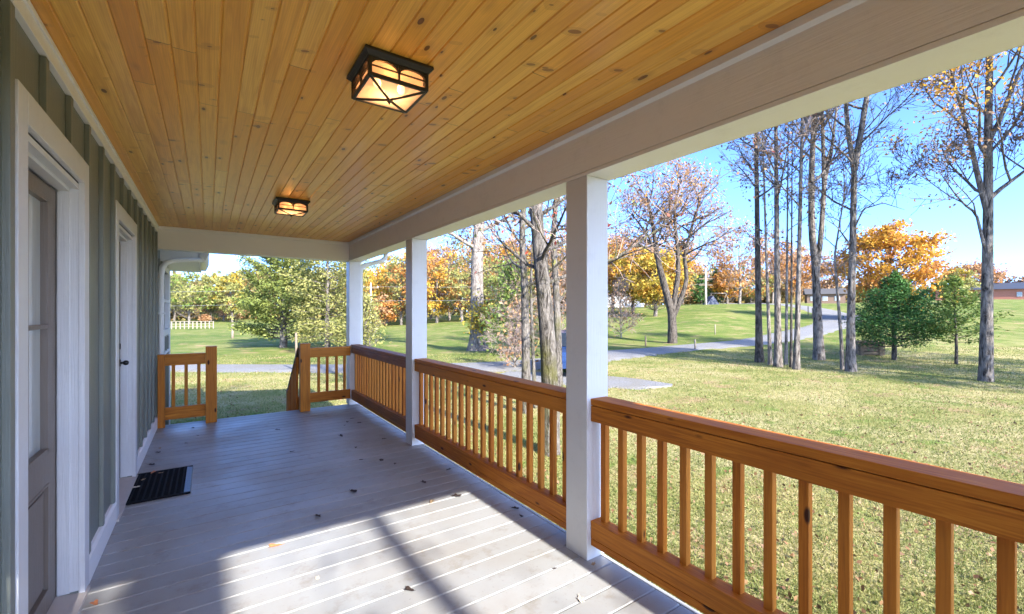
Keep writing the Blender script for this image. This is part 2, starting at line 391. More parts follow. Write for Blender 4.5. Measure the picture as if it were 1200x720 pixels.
def ribbon(name, pts, widths, mat, lift=.035, n=90, cross=8):
    P = [Vector((p[0], p[1], 0)) for p in pts]; k = len(P)
    def cr(u, arr):
        i = min(int(u), k - 2); f = u - i
        p0, p1, p2, p3 = arr[max(i - 1, 0)], arr[i], arr[i + 1], arr[min(i + 2, k - 1)]
        return .5 * ((2 * p1) + (p2 - p0) * f + (2 * p0 - 5 * p1 + 4 * p2 - p3) * f * f + (3 * p1 - p0 - 3 * p2 + p3) * f ** 3)
    pts2 = [cr(u, P) for u in np.linspace(0, k - 1, n)]; ws = [cr(u, widths) for u in np.linspace(0, k - 1, n)]
    V = []
    r = random.Random(3)
    for i, p in enumerate(pts2):
        t = (pts2[min(i + 1, n - 1)] - pts2[max(i - 1, 0)]).normalized(); q = Vector((-t.y, t.x, 0))
        for c in range(cross + 1):
            f = c / cross - .5; e = r.uniform(-.28, .28) if c in (0, cross) else 0
            a = p + q * (ws[i] * f + e)
            V.append((a.x, a.y, G(a.x, a.y) + lift * (1 if 0 < c < cross else -.6)))
    F = [(i * (cross + 1) + c, i * (cross + 1) + c + 1, (i + 1) * (cross + 1) + c + 1, (i + 1) * (cross + 1) + c) for i in range(n - 1) for c in range(cross)]
    return tag(npmesh(name, V, F, mat, smooth=True), kind='structure')
road = [at(-900, 17.5), at(-200, 17.8), at(190, 17.7), at(420, 17.3), at(560, 17.8), at(640, 19.2), at(712, 22.0), at(800, 25.5), at(886, 29.0), at(945, 34), at(978, 41), at(985, 48), at(968, 55), at(945, 62), at(900, 72), at(850, 100)]
ribbon('gravel_driveway', road, [3.0, 3.0, 3.0, 3.2, 3.6, 3.6, 3.2, 3.0, 3.0, 3.2, 3.6, 4.0, 4, 3.6, 3.4, 3.4], gravel_m, .05, 220)
ribbon('gravel_parking', [at(585, 15.6), at(640, 14.8), at(700, 14.0), at(745, 13.3), at(788, 12.9)], [2.2, 3.0, 2.6, 2.3, .5], gravel_m, .04, 30)

# ------------------------------------------------------------------ vegetation engine
class Tubes:
    def __init__(s): s.d = {}
    def add(s, pts, rad, sides): s.d.setdefault((len(pts), sides), []).append((pts, rad))
    def build(s, name, mat, parent):
        Vs, Fs, base = [], [], 0
        for (n, k), L in s.d.items():
            P = np.array([a for a, _ in L], float); Rr = np.array([b for _, b in L], float); m = len(L)
            T = np.gradient(P, axis=1); T /= np.linalg.norm(T, axis=2, keepdims=True) + 1e-9
            D = P[:, -1] - P[:, 0]; ref = np.where((np.abs(D[:, 2:]) > .75 * np.linalg.norm(D, axis=1, keepdims=True)), [[1., .1, 0]], [[0., .05, 1.]])
            U = np.cross(T, ref[:, None, :]); U /= np.linalg.norm(U, axis=2, keepdims=True) + 1e-9; W = np.cross(T, U)
            a = np.arange(k) * 2 * math.pi / k
            ring = P[:, :, None, :] + Rr[:, :, None, None] * (U[:, :, None, :] * np.cos(a)[None, None, :, None] + W[:, :, None, :] * np.sin(a)[None, None, :, None])
            Vs.append(ring.reshape(-1, 3))
            I = base + (np.arange(m) * n * k)[:, None, None] + (np.arange(n - 1) * k)[None, :, None] + np.arange(k)[None, None, :]
            J = base + (np.arange(m) * n * k)[:, None, None] + (np.arange(n - 1) * k)[None, :, None] + ((np.arange(k) + 1) % k)[None, None, :]
            Fs.append(np.stack([I, J, J + k, I + k], -1).reshape(-1, 4)); base += m * n * k
        return npmesh(name, np.concatenate(Vs), np.concatenate(Fs), mat, parent, smooth=True)

def leaves(name, Cn, size, rng, mat, parent, aspect=.6, flat=0., var=.4):
    Cn = np.asarray(Cn, float); n = len(Cn)
    a = rng.normal(size=(n, 3)); a[:, 2] *= (1 - flat); a /= np.linalg.norm(a, axis=1, keepdims=True)
    b = rng.normal(size=(n, 3)); b[:, 2] *= (1 - flat); b -= a * (a * b).sum(1, keepdims=True); b /= np.linalg.norm(b, axis=1, keepdims=True)
    s = size * (1 + var * rng.uniform(-1, 1, (n, 1)))
    nn = np.cross(a, b)
    V = np.stack([Cn + a * s, Cn + b * s * aspect + nn * s * .18, Cn - a * s, Cn - b * s * aspect + nn * s * .18], 1).reshape(-1, 3)
    return npmesh(name, V, np.arange(4 * n).reshape(-1, 4), mat, parent)

def curve(p0, d0, L, n, rng, wob, up):
    """polyline from p0 along d0, bending by gravity/light (up) and random wobble"""
    pts = [np.array(p0, float)]; d = np.array(d0, float)
    for i in range(n - 1):
        d = d + rng.normal(size=3) * wob + np.array([0, 0, up]); d /= np.linalg.norm(d)
        pts.append(pts[-1] + d * L / (n - 1))
    return np.array(pts), d

def keep_out(c, LOC):
    Q = c + LOC; return c[~((Q[:, 0] < 2.3) & (Q[:, 0] > -10) & (Q[:, 1] > -3) & (Q[:, 1] < 9) & (Q[:, 2] < 4.7))]

def broadleaf(name, loc, label, cat='tree', group=None, seed=1, h=12, r=.2, fb=.35, nl=16, ll=3.2, up=.06, lv=3, sub=(5, 5),
              ang=55, bark=None, leaf=None, nleaf=0, lsize=.08, lspread=.3, trunk_pts=None, forks=None, leafmask=None, twig=None,
              wob=.10, sink=.15, flare=1.6, taper=.8, shrink=.62, leaf2=None, nleaf2=0, top=True, limb_r=.28):
    rng = np.random.default_rng(seed)
    root = empty(name, loc, label, cat, group); LOC = np.array(loc, float)
    MINR = .0028 + .00022 * math.hypot(loc[0], loc[1]); T = Tubes(); W = Tubes() if twig and lv > 2 else T
    n = 16
    stems = []
    if trunk_pts is None:
        p = [np.array([0, 0, -sink])]; d = np.array([0, 0, 1.]); off = rng.normal(size=2) * .015
        for i in range(n - 1):
            d = d + np.array([off[0], off[1], 0]) * .5 + np.append(rng.normal(size=2) * .022, 0); d /= np.linalg.norm(d)
            p.append(p[-1] + d * (h + sink) / (n - 1))
        trunk_pts = np.array(p)
    def resample(P, m):
        P = np.array(P, float); s = np.r_[0, np.cumsum(np.linalg.norm(np.diff(P, axis=0), axis=1))]
        return np.stack([np.interp(np.linspace(0, s[-1], m), s, P[:, i]) for i in range(3)], 1)
    tp = resample(trunk_pts, n + 8); m = len(tp)
    sfr = np.linspace(0, 1, m)
    tr = r * ((1 - sfr * .93) ** taper); tr[:3] *= np.array([flare, 1 + (flare - 1) * .35, 1.08])
    T.add(tp, tr, 12); stems.append((tp, tr, fb, nl))
    if forks:
        for (pts, fr, ffb, fnl) in forks:
            q = resample(pts, 14); rr = fr * (1 - np.linspace(0, 1, 14) * .9) ** taper
            T.add(q, rr, 9); stems.append((q, rr, ffb, fnl))
    tips = []
    def branch(p0, d0, L, r0, level):
        k = {0: 7, 1: 5}.get(level, 4)
        P, d = curve(p0, d0, L, k, rng, wob * (1 + .5 * level), up * (1 - .3 * level))
        Q = P + LOC
        if ((Q[:, 0] < 2.35) & (Q[:, 0] > -10) & (Q[:, 1] > -3.2) & (Q[:, 1] < 9.0) & (Q[:, 2] < 4.9)).any(): return
        rr = np.maximum(r0 * np.linspace(1, .28, k), MINR); (T if level < 2 else W).add(P, rr, {0: 6, 1: 4}.get(level, 3))
        if level >= lv - 1:
            tips.append(P); return
        ns = sub[min(level, len(sub) - 1)]
        for q in range(ns):
            f = .25 + .72 * (q + rng.uniform(0, .8)) / ns; f = min(f, .97)
            i = int(f * (k - 1)); g = f * (k - 1) - i; b = P[i] * (1 - g) + P[min(i + 1, k - 1)] * g
            t = P[min(i + 1, k - 1)] - P[i]; t /= np.linalg.norm(t)
            side = rng.normal(size=3); side -= t * side.dot(t); side /= np.linalg.norm(side)
            a = math.radians(rng.uniform(30, 60)); dd = t * math.cos(a) + side * math.sin(a); dd[2] += .12
            branch(b, dd / np.linalg.norm(dd), L * shrink * rng.uniform(.6, 1.1) * (1 - .4 * f), r0 * (1 - .6 * f) * .55, level + 1)
    for (P, rr, f0, num) in stems:
        az0 = rng.uniform(0, 6.28)
        for q in range(num):
            f = f0 + (1 - f0) * (q + rng.uniform(0, .9)) / num; f = min(f, .985)
            x = f * (len(P) - 1); i = int(x); g = x - i; b = P[i] * (1 - g) + P[min(i + 1, len(P) - 1)] * g
            R0 = rr[i]; az = az0 + q * 2.4 + rng.uniform(-.4, .4)
            g2 = (f - f0) / (1 - f0 + 1e-6); el = math.radians(90 - (ang * (1 - .45 * g2)) + rng.uniform(-8, 8))
            d0 = np.array([math.cos(az) * math.cos(el), math.sin(az) * math.cos(el), math.sin(el)])
            L = ll * (1 - .55 * g2) * rng.uniform(.7, 1.15)
            branch(b, d0, L, min(R0 * .6, r * limb_r * (1 - .5 * g2) + .004), 0)
    if W is not T and sum(map(len, W.d.values())) < 90:
        for k_, v_ in W.d.items(): T.d.setdefault(k_, []).extend(v_)
        W = T
    T.build('trunk', bark or bark_grey, root)
    if W is not T: W.build('twigs', twig, root)
    TP = np.array(tips).reshape(-1, 3) if tips else None
    if leaf and nleaf:
        P = TP if leafmask is None else TP[leafmask(TP)]
        if len(P):
            c = keep_out(P[rng.integers(0, len(P), nleaf)] + rng.normal(size=(nleaf, 3)) * lspread, LOC)
            leaves('crown', c, lsize, rng, leaf, root)
    if leaf2 and nleaf2:
        c = keep_out(TP[rng.integers(0, len(TP), nleaf2)] + rng.normal(size=(nleaf2, 3)) * lspread, LOC)
        leaves('loose_leaves', c, lsize, rng, leaf2, root)
    return root

def conifer(name, loc, label, group=None, seed=1, h=4, w=1.6, nb=60, per=60, r=.08, lsize=.06, leaf=None, bark=None, base=.12,
            shape=1., droop=.0, ragged=.25, dead=0, layer=.42):
    """evergreen: whorled limbs, each carrying flattened sprays"""
    rng = np.random.default_rng(seed); root = empty(name, loc, label, 'tree', group)
    T = Tubes(); tp = np.stack([np.cumsum(rng.normal(size=14) * .012 * h / 4), np.cumsum(rng.normal(size=14) * .012 * h / 4), np.linspace(-.15, h * .96, 14)], 1)
    T.add(tp, r * np.linspace(1.25, .08, 14), 8); cs = []
    for q in range(nb):
        f = base + (1 - base) * (q + rng.uniform(0, 1)) / nb; f = min(f, .99)
        x = f * 13; i = int(x); b = tp[i] * (1 - (x - i)) + tp[min(i + 1, 13)] * (x - i)
        g = (f - base) / (1 - base)
        prof = (1 - g) ** shape * (.55 + .45 * min(1, g / .16)); L = w * prof * rng.uniform(1 - ragged, 1 + ragged) + .05 * h * .3
        az = q * 2.4 + rng.uniform(-.3, .3); el = math.radians(8 + 45 * g - droop * 20 * (1 - g) + rng.uniform(-9, 9))
        d = np.array([math.cos(az) * math.cos(el), math.sin(az) * math.cos(el), math.sin(el)])
        P, _ = curve(b, d, L, 6, rng, .07, .05 - droop * .08); T.add(P, r * .28 * (1 - .6 * g) * np.linspace(1, .2, 6), 4)
        m = max(6, int(per * (L / w) ** 1.1)); s = rng.uniform(.22, 1.03, m) ** .75
        x = np.clip(s, 0, .999) * 5; ix = x.astype(int); fr = (x - ix)[:, None]; c = P[ix] * (1 - fr) + P[np.minimum(ix + 1, 5)] * fr
        sp = L * .20 * (1.15 - .6 * s)[:, None] + .02 * h / 4
        lat = np.array([-d[1], d[0], 0]); lat /= np.linalg.norm(lat) + 1e-6
        c = c + lat[None] * rng.normal(size=(m, 1)) * sp + np.array([0, 0, 1.])[None] * rng.normal(size=(m, 1)) * sp * layer + rng.normal(size=(m, 3)) * .03 * h / 4
        cs.append(c)
    for q in range(dead):
        f = rng.uniform(.05, .35); b = tp[int(f * 13)]; az = rng.uniform(0, 6.28)
        P, _ = curve(b, np.array([math.cos(az), math.sin(az), -.05]), w * .6 * rng.uniform(.5, 1), 5, rng, .12, -.01); T.add(P, r * .1 * np.linspace(1, .3, 5), 3)
    T.build('trunk', bark or bark_dark, root)
    leaves('crown', keep_out(np.concatenate(cs), np.array(loc, float)), lsize, rng, leaf or L_cedar, root, aspect=.38, flat=.45)
    return root

def crown_tree(name, loc, label, group=None, seed=1, h=8, w=3., clumps=70, per=60, lsize=.12, leaf=None, bark=None, r=.16, fb=.22,
               leaf_b=None, frac_b=.0, squash=1., bare=0.):
    """leafy broadleaf at middle distance: limbs reach to clumps of leaves spread through an uneven crown"""
    rng = np.random.default_rng(seed); root = empty(name, loc, label, 'tree', group); T = Tubes()
    tp = np.stack([np.cumsum(rng.normal(size=10) * .03 * h / 8), np.cumsum(rng.normal(size=10) * .03 * h / 8), np.linspace(-.2, h * .9, 10)], 1)
    T.add(tp, r * np.linspace(1.3, .12, 10), 8)
    cz = h * (fb + (1 - fb) * .5); hz = h * (1 - fb) * .5; cs = []; ca = []
    lobes = rng.normal(size=(7, 3)); lobes /= np.linalg.norm(lobes, axis=1, keepdims=True); la = rng.uniform(-.22, .30, 7)
    for q in range(clumps):
        d = rng.normal(size=3); d /= np.linalg.norm(d); d[2] = d[2] * .95 + .05
        rr = rng.uniform(.25, 1) ** .45 * (1 + (np.maximum(0, lobes @ d) ** 4 * la).sum()) * rng.uniform(.88, 1.1)
        p = np.array([d[0] * w * rr, d[1] * w * rr, cz + d[2] * hz * rr * squash])
        zb = min(max(p[2] - .55 * math.hypot(p[0], p[1]) - .3, h * fb * .8), h * .85)
        i = int(np.interp(zb, tp[:, 2], range(10))); b = tp[i]
        mid = (b + p) / 2 + rng.normal(size=3) * .06 * w + np.array([0, 0, -.05 * h])
        T.add(np.array([b, mid, p]), r * .22 * np.array([1, .6, .2]), 4)
        for _ in range(int(3 + bare * 8)):
            e = p + rng.normal(size=3) * w * .16; T.add(np.array([p * .6 + mid * .4, (p + e) / 2 + rng.normal(size=3) * .05, e]), r * .07 * np.array([1, .7, .3]), 3)
        cl = p + rng.normal(size=(per, 3)) * np.array([1, 1, .62]) * w * .125 * rng.uniform(.7, 1.3)
        (ca if rng.uniform() < frac_b else cs).append(cl)
    T.build('trunk', bark or bark_grey, root)
    if cs: leaves('crown', np.concatenate(cs), lsize, rng, leaf, root)
    if ca: leaves('crown' if not cs else 'turning_leaves', np.concatenate(ca), lsize, rng, leaf_b or leaf, root)
    return root
def dup(root, loc, rz, sc, label, group=None):
    r = root.copy(); C.objects.link(r); r.location = loc; r.rotation_euler = (0, 0, rz); r.scale = (sc, sc, sc * rnd.uniform(.9, 1.1)); r['label'] = label
    if group: r['group'] = group
    for ch in list(root.children):
        c = ch.copy(); C.objects.link(c); c.parent = r
    return r

# ------------------------------------------------------------------ porch floor
WX, PX0, PX1, CZ, BZ = -.545, 1.816, 1.99, 2.54, 2.25
b = BM(); y = -1.041
while y < 7.1:
    y1 = min(y + .148, 7.17); g, e = .0022, .0075
    b.prism([(y + g, -.03), (y + g, -.007), (y + g + e, 0), (y1 - g - e * .35, 0), (y1 - g, -.004), (y1 - g, -.03)], 'x', WX + .012, 1.928)
    y += .148
tag(b.done('porch_floor', deckm), kind='structure')
b = BM()
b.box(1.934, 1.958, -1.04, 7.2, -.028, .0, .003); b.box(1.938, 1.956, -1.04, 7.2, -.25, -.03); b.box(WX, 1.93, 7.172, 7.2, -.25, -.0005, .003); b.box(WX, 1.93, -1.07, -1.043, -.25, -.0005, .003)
tag(b.done('porch_floor_edging', painted('shade_toned_edge', (.42, .43, .44), .5, .08, (40, 2, 40), .3)), 'skirt board, its colour toned grey for shade, running round the edge of the grey porch floor', 'skirt board')  # edging colour greyed in place of the shade below the railing
for i, yy in enumerate((-.75, 1.96, 4.6, 7.05)):
    tag(BM().box(1.82, 1.96, yy - .07, yy + .07, -1.0, -.031, .004).done('deck_footing', wood_z),
        ['short timber footing at the near corner below the porch floor', 'short timber footing below the second white post', 'short timber footing below the third white post', 'short timber footing at the far corner below the porch floor'][i], 'footing', 'footings under the porch')

# ------------------------------------------------------------------ house
house = empty('house', (WX, 3, -.7), 'long grey-green board and batten house wall with white trim along the porch', 'house')
def hp(bm, name, mat, parent=None):
    o = bm.done(name, mat, None)
    o.parent = parent or house
    if parent is None: o.matrix_parent_inverse = Matrix.Translation((-WX, -3, .7))
    return o
YN, YF = -2.6, 9.32
op = [(2.235, 3.105, -.0, 2.115), (4.155, 5.025, 0, 2.115), (8.02, 9.08, 1.17, 2.06)]
b = BM(); yy = YN
for (a, c, z0, z1) in op:
    b.box(WX - .14, WX, yy, a, -.8, 2.62); b.box(WX - .14, WX, a, c, z1, 2.62)
    if z0 > -.1: b.box(WX - .14, WX, a, c, -.8, z0)
    yy = c
b.box(WX - .14, WX, yy, YF, -.8, 2.62)
k = 2.105 - .383 * 12
while k < YF - .1:
    segs = [(.15, 2.455)] if k < 7.3 else [(-.6, 2.16)]
    for (a, c, z0, z1) in op:
        if a - .12 < k < c + .12:
            if z0 < .1: segs = [(z1 + .11, 2.455)]
            else: segs = [(-.6, z0 - .10)]
    for (s0, s1) in segs:
        if s1 > s0: b.box(WX, WX + .021, k - .021, k + .021, s0, s1, .002)
    k += .383
# body of the house behind the wall
b.box(-8.6, WX - .14, YN, YN + .14, -.8, 2.62); b.box(-8.6, WX - .14, YF - .14, YF, -.8, 2.62); b.box(-8.74, -8.6, YN, YF, -.8, 2.62)
b.prism([(-8.7, 2.62), (WX, 2.62), (-4.6, 4.6)], 'y', YF - .13, YF - .01); b.prism([(-8.7, 2.62), (WX, 2.62), (-4.6, 4.6)], 'y', YN + .01, YN + .13)
hp(b, 'siding', siding)
b = BM()
for (a, c) in ((YN + .1, 2.14), (3.205, 4.06), (5.12, 7.16)):
    b = BM(); b.prism([(WX, 0.004), (WX + .024, .004), (WX + .024, .13), (WX + .012, .147), (WX, .15)], 'y', a, c); hp(b, 'baseboard', white_y)
b = BM(); b.box(WX, WX + .024, YN, 7.12, 2.458, CZ - .002, .002); b.box(WX + .024, WX + .034, YN, 7.12, 2.515, CZ - .003, .002)
hp(b, 'frieze_board', white_y)
b = BM(); b.box(WX, WX + .022, 9.22, YF + .02, -.7, 2.16, .002); b.box(WX, WX + .02, 7.98, 8.03, 1.07, 2.16, .002); hp(b, 'corner_board', white_z)
b = BM()   # main roof, its slope running down onto the porch roof
b.prism([(-9.2, 2.45), (-4.6, 4.72), (-.72, 2.80), (-.72, 2.91), (-4.6, 4.86), (-9.2, 2.56)], 'y', YN - .4, YF + .4)
# (porch side of the roof stops at the wall line above the porch)
roof = hp(b, 'roof', roof_m)
b = BM(); b.box(-.545, -.10, 7.76, 9.72, 2.165, 2.19, .002); b.box(-.118, -.10, 7.76, 9.72, 2.15, 2.34, .002); b.box(-.545, -.12, 7.742, 7.76, 2.155, 2.34, .002); b.prism([(-.545, 2.342), (-.10, 2.342), (-.10, 2.36), (-.545, 2.52)], 'y', 7.742, 9.72)
hp(b, 'eave', white_y)
b = BM(); b.prism([(-.098, 2.19), (-.03, 2.19), (-.012, 2.235), (.012, 2.30), (.012, 2.325), (-.098, 2.325)], 'y', 7.72, 9.72); hp(b, 'gutter', gutter_m)
b = BM(); b.tube([(-.055, 7.78, 2.20), (-.12, 7.70, 2.19), (-.25, 7.56, 2.165), (-.38, 7.46, 2.14), (-.455, 7.41, 2.105), (-.497, 7.385, 2.04), (-.508, 7.38, 1.95), (-.508, 7.38, 1.2), (-.508, 7.38, -.5), (-.44, 7.42, -.62)], .034, 12)
ds = hp(b, 'downspout', gutter_m)
for _z in (1.42, .3): BM().box(-.55, -.468, 7.34, 7.42, _z, _z + .025).done('downspout_strap', gutter_m, ds)
# window past the porch
b = BM()
for (a, c, z0, z1) in ((7.98, 8.08, 1.10, 2.14), (9.02, 9.12, 1.10, 2.14), (8.08, 9.02, 2.06, 2.14), (8.08, 9.02, 1.10, 1.19), (8.1, 9.0, 1.60, 1.64)): b.box(WX - .03, WX + .026, a, c, z0, z1, .002)
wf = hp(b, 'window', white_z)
glass = NT('window_glass', .06, .8); glass.color((.30, .32, .30)); glass = glass.m
gl = BM().box(WX - .06, WX - .045, 8.02, 9.08, 1.15, 2.1).done('pane', glass, wf); gl.matrix_parent_inverse = Matrix.Identity(4)
b = BM(); b.box(WX, WX + .03, 7.93, 9.18, .83, .86); hp(b, 'water_table', white_y)

# doors
curtain = painted('pale_blind', (.62, .64, .58), .8, .04)
clear = NT('door_glass', .03, .5)
_tr = clear.n('ShaderNodeBsdfTransparent'); _gl = clear.n('ShaderNodeBsdfGlossy'); _gl.inputs['Roughness'].default_value = .02; _fr = clear.n('ShaderNodeFresnel'); _fr.inputs[0].default_value = 1.6
_mx = clear.n('ShaderNodeMixShader'); clear.l(_fr.outputs[0], _mx.inputs[0]); clear.l(_tr.outputs[0], _mx.inputs[1]); clear.l(_gl.outputs[0], _mx.inputs[2]); clear.l(_mx.outputs[0], clear.out.inputs[0]); clear = clear.m
blindglass = NT('glass_with_blind', .45, .5); blindglass.color(blindglass.ramp(blindglass.noise(blindglass.coord((3, 6, .6)), 2, 3), [(.3, (.40, .43, .40)), (.7, (.62, .65, .60))])); blindglass.b.inputs['Coat Weight'].default_value = 1.; blindglass.b.inputs['Coat Roughness'].default_value = .04; blindglass = blindglass.m
def door(a, c, handle_y):
    top = 2.05; X0, X1 = WX - .125, WX - .08
    b = BM()
    gy0, gy1, gz0, gz1 = a + .135, c - .135, .785, 1.99
    b.box(X0, X1, a + .006, gy0, .035, top); b.box(X0, X1, gy1, c - .006, .035, top); b.box(X0, X1, gy0, gy1, gz1, top); b.box(X0, X1, gy0, gy1, .035, .13); b.box(X0, X1, gy0, gy1, .64, gz0)
    b.box(X0, X1 - .016, gy0, gy1, .13, .64); b.prism([(gy0 + .035, .165), (gy1 - .035, .165), (gy1 - .035, .605), (gy0 + .035, .605)], 'x', X1 - .016, X1 - .008)
    for (p, q, r_, s_) in ((gy0, gy0 + .022, gz0, gz1), (gy1 - .022, gy1, gz0, gz1), (gy0, gy1, gz0, gz0 + .022), (gy0, gy1, gz1 - .022, gz1), (gy0, gy1, 1.372, 1.392), ((a + c) / 2 - .01, (a + c) / 2 + .01, gz0, gz1)):
        b.box(X1 - .03, X1 + .004, p, q, r_, s_, .002)
    for (p, q, r_, s_) in ((gy0, gy0 + .012, .13, .64), (gy1 - .012, gy1, .13, .64), (gy0, gy1, .13, .142), (gy0, gy1, .628, .64)): b.box(X1 - .017, X1 + .003, p, q, r_, s_, .002)
    d = hp(b, 'door', door_m)
    def sub(bm, name, mat):
        o = bm.done(name, mat, d); return o
    sub(BM().box(X1 - .026, X1 - .022, gy0, gy1, gz0, gz1), 'pane', blindglass)
    sub(BM().box(X0 + .002, X0 + .006, gy0, gy1, gz0, gz1), 'blind', curtain)
    b = BM()
    b.box(WX + .001, WX + .025, a - .095, a + .004, .01, 2.225, .002); b.box(WX + .001, WX + .025, c - .004, c + .095, .01, 2.225, .002); b.box(WX + .001, WX + .0255, a + .004, c - .004, 2.11, 2.225, .002)
    b.box(WX - .139, WX + .004, a - .02, a + .002, .032, 2.10, .001); b.box(WX - .139, WX + .004, c - .002, c + .02, .032, 2.10, .001); b.box(WX - .139, WX + .004, a, c, 2.075, 2.10, .001)
    b.box(WX - .075, WX - .03, a, a + .012, .032, 2.075, .002); b.box(WX - .075, WX - .03, c - .012, c, .032, 2.075, .002); b.box(WX - .075, WX - .03, a, c, 2.058, 2.075, .002)
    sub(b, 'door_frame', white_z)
    b = BM(); b.prism([(WX - .14, .0), (WX + .035, .0), (WX + .035, .016), (WX - .10, .033), (WX - .14, .033)], 'y', a - .095, c + .06); sub(b, 'threshold', painted('worn_threshold', (.52, .47, .42), .5, .1, (60, 3, 60), .2))
    sub(BM().tube([(X1 - .002, handle_y, 1.16), (X1 + .014, handle_y, 1.16)], .026, 14), 'deadbolt', black_m)
    b = BM(); b.tube([(X1 - .002, handle_y, 1.02), (X1 + .014, handle_y, 1.02)], .030, 14)
    b.tube([(X1 + .01, handle_y, 1.02), (X1 + .04, handle_y, 1.02)], .009, 10); b.ball((X1 + .048, handle_y, 1.02), .021)
    sub(b, 'handle', black_m)
    b = BM(); b.box(WX - .083, WX - .079, c - .0075, c - .002, .035, 2.05, 0); sub(b, 'weather_seal', black_m)
    return d
door(2.235, 3.105, 2.30); door(4.155, 5.025, 4.95)

# ------------------------------------------------------------------ porch roof: ceiling, beams, shingles
roofr = empty('porch_roof', (0.6, 3, CZ), 'porch roof with varnished knotty pine ceiling and white boxed beams', 'porch roof')
def rp(bm, name, mat, parent=None):
    o = bm.done(name, mat, None); o.parent = parent or roofr
    if parent is None: o.matrix_parent_inverse = Matrix.Translation((-.6, -3, -CZ))
    return o
W = .0838; prof = []; x = WX
while x < PX0 + .05:
    prof += [(x, CZ + .005), (x + .0012, CZ + .005), (x + .0055, CZ), (x + W - .0055, CZ), (x + W - .0012, CZ + .005)]; x += W
bm_ = BM(); A = [bm_.b.verts.new((p[0], -.7, p[1])) for p in prof]; B = [bm_.b.verts.new((p[0], 7.16, p[1])) for p in prof]
for i in range(len(prof) - 1): bm_.b.faces.new((A[i], A[i + 1], B[i + 1], B[i]))
bm_.box(WX, PX0 + .1, -.7, 7.16, CZ + .02, CZ + .04)
rp(bm_, 'ceiling', pine)
def beam(axis, lo, hi, a0, a1, name='beam', inner=-1):
    b = BM()
    def bx(p0, p1, z0, z1, bev=.002):
        if axis == 'y': b.box(p0, p1, a0, a1, z0, z1, bev)
        else: b.box(a0, a1, p0, p1, z0, z1, bev)
    bx(lo, hi, BZ + .024, 2.62); bx(lo - .002, hi + .002, BZ, BZ + .021); bx(lo + .006, hi - .006, BZ + .02, BZ + .026, 0)
    pi = (lo, lo - .018) if inner < 0 else (hi, hi + .018)
    pr = [(pi[0], CZ - .001), (pi[1], CZ - .001), (pi[1], CZ - .034), (pi[0], CZ - .048)]
    b.prism(pr, axis, a0 + .01, a1 - .01)
    return rp(b, name, white_y if axis == 'y' else white_x)
beam('y', PX0, 2.0, -.83, 7.31)
beam('x', 7.12, 7.30, WX + .002, PX0 - .003)
beam('x', -.83, -.65, WX + .002, PX0 - .003, inner=1)
b = BM(); b.prism([(2.42, 2.56), (2.42, 2.64), (WX - .5, 3.36), (WX - .5, 3.26)], 'y', -1.1, 7.62); rp(b, 'shingles', roof_m)
b = BM(); b.box(2.004, 2.40, -1.08, 7.60, 2.595, 2.61, .001); b.box(2.40, 2.42, -1.1, 7.62, 2.46, 2.60, .002); b.box(WX, 2.40, 7.305, 7.60, 2.60, 2.615); b.box(WX, 2.42, 7.60, 7.62, 2.50, 2.64, .002); b.box(WX, 2.42, -1.12, -1.1, 2.50, 2.64, .002)
b.prism([(2.41, 2.60), (WX, 2.62), (WX, 3.25)], 'y', 7.585, 7.60); b.prism([(2.41, 2.60), (WX, 2.62), (WX, 3.25)], 'y', -1.09, -1.08)
rp(b, 'fascia', white_y)
b = BM(); b.prism([(2.422, 2.44), (2.49, 2.44), (2.51, 2.49), (2.53, 2.55), (2.53, 2.58), (2.422, 2.58)], 'y', -1.1, 7.64); rp(b, 'gutter', gutter_m)
b = BM(); b.tube([(2.47, 7.34, 2.45), (2.46, 7.34, 2.37), (2.40, 7.34, 2.31), (2.25, 7.34, 2.26), (2.12, 7.34, 2.22), (2.06, 7.34, 2.16), (2.05, 7.34, 2.05), (2.05, 7.34, 1.0), (2.05, 7.34, -.3), (2.12, 7.38, -.45)], .036, 12); rp(b, 'downspout', gutter_m)

# posts
for i, (y0, y1, lab) in enumerate(((-.83, -.65, 'square white post at the near corner of the porch'), (1.868, 2.05, 'largest square white post, between the near and the middle railing'),
        (4.546, 4.728, 'middle square white post between the middle and the far railing'), (7.12, 7.30, 'square white corner post at the far end of the porch'))):
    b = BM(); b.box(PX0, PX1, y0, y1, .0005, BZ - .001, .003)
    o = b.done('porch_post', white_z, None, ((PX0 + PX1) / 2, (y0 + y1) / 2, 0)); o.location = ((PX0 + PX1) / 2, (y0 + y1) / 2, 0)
    tag(o, lab, 'post', 'square white porch posts')

# railings
def railing(name, loc, L, label, rz=0, spacing=.131, first=.055, ends=False, zt=.944, n=None, wm=None):
    """local +Y runs along the rail, local x=0 is the face towards the porch"""
    root = empty(name, loc, label, 'railing', 'stained wooden porch railings', rz)
    d = zt - .944
    BM().box(0, .130, .0, L, .906 + d, .944 + d, .003).done('cap', wm or wood_y, root)
    BM().box(.001, .04, .001, L - .001, .812 + d, .902 + d, .002).done('top_rail', wm or wood_y, root)
    BM().box(0, .086, .0, L, .128, .230, .003).done('bottom_rail', wm or wood_y, root)
    BM().box(.001, .084, .001, L - .001, .086, .125, .002).done('toe_rail', wm or wood_y, root)
    y = first; 
    while y < L - .03:
        BM().box(.044, .080, y - .018, y + .018, .226, .908 + d, .002).done('baluster', wood_z, root); y += spacing
    return root
RX = 1.845
r1 = railing('porch_railing', (RX, 1.867, 0), 2.516, 'nearest stained railing, running off to the right of the largest post')
r1.scale = (1, -1, 1)
railing('porch_railing', (RX, 2.051, 0), 2.494, 'stained railing between the largest and the middle white post', first=.10)
railing('porch_railing', (RX, 4.729, 0), 2.39, 'farther stained side railing with a dark cap between the middle and the corner post', first=.06, spacing=.12, wm=wood_dark)
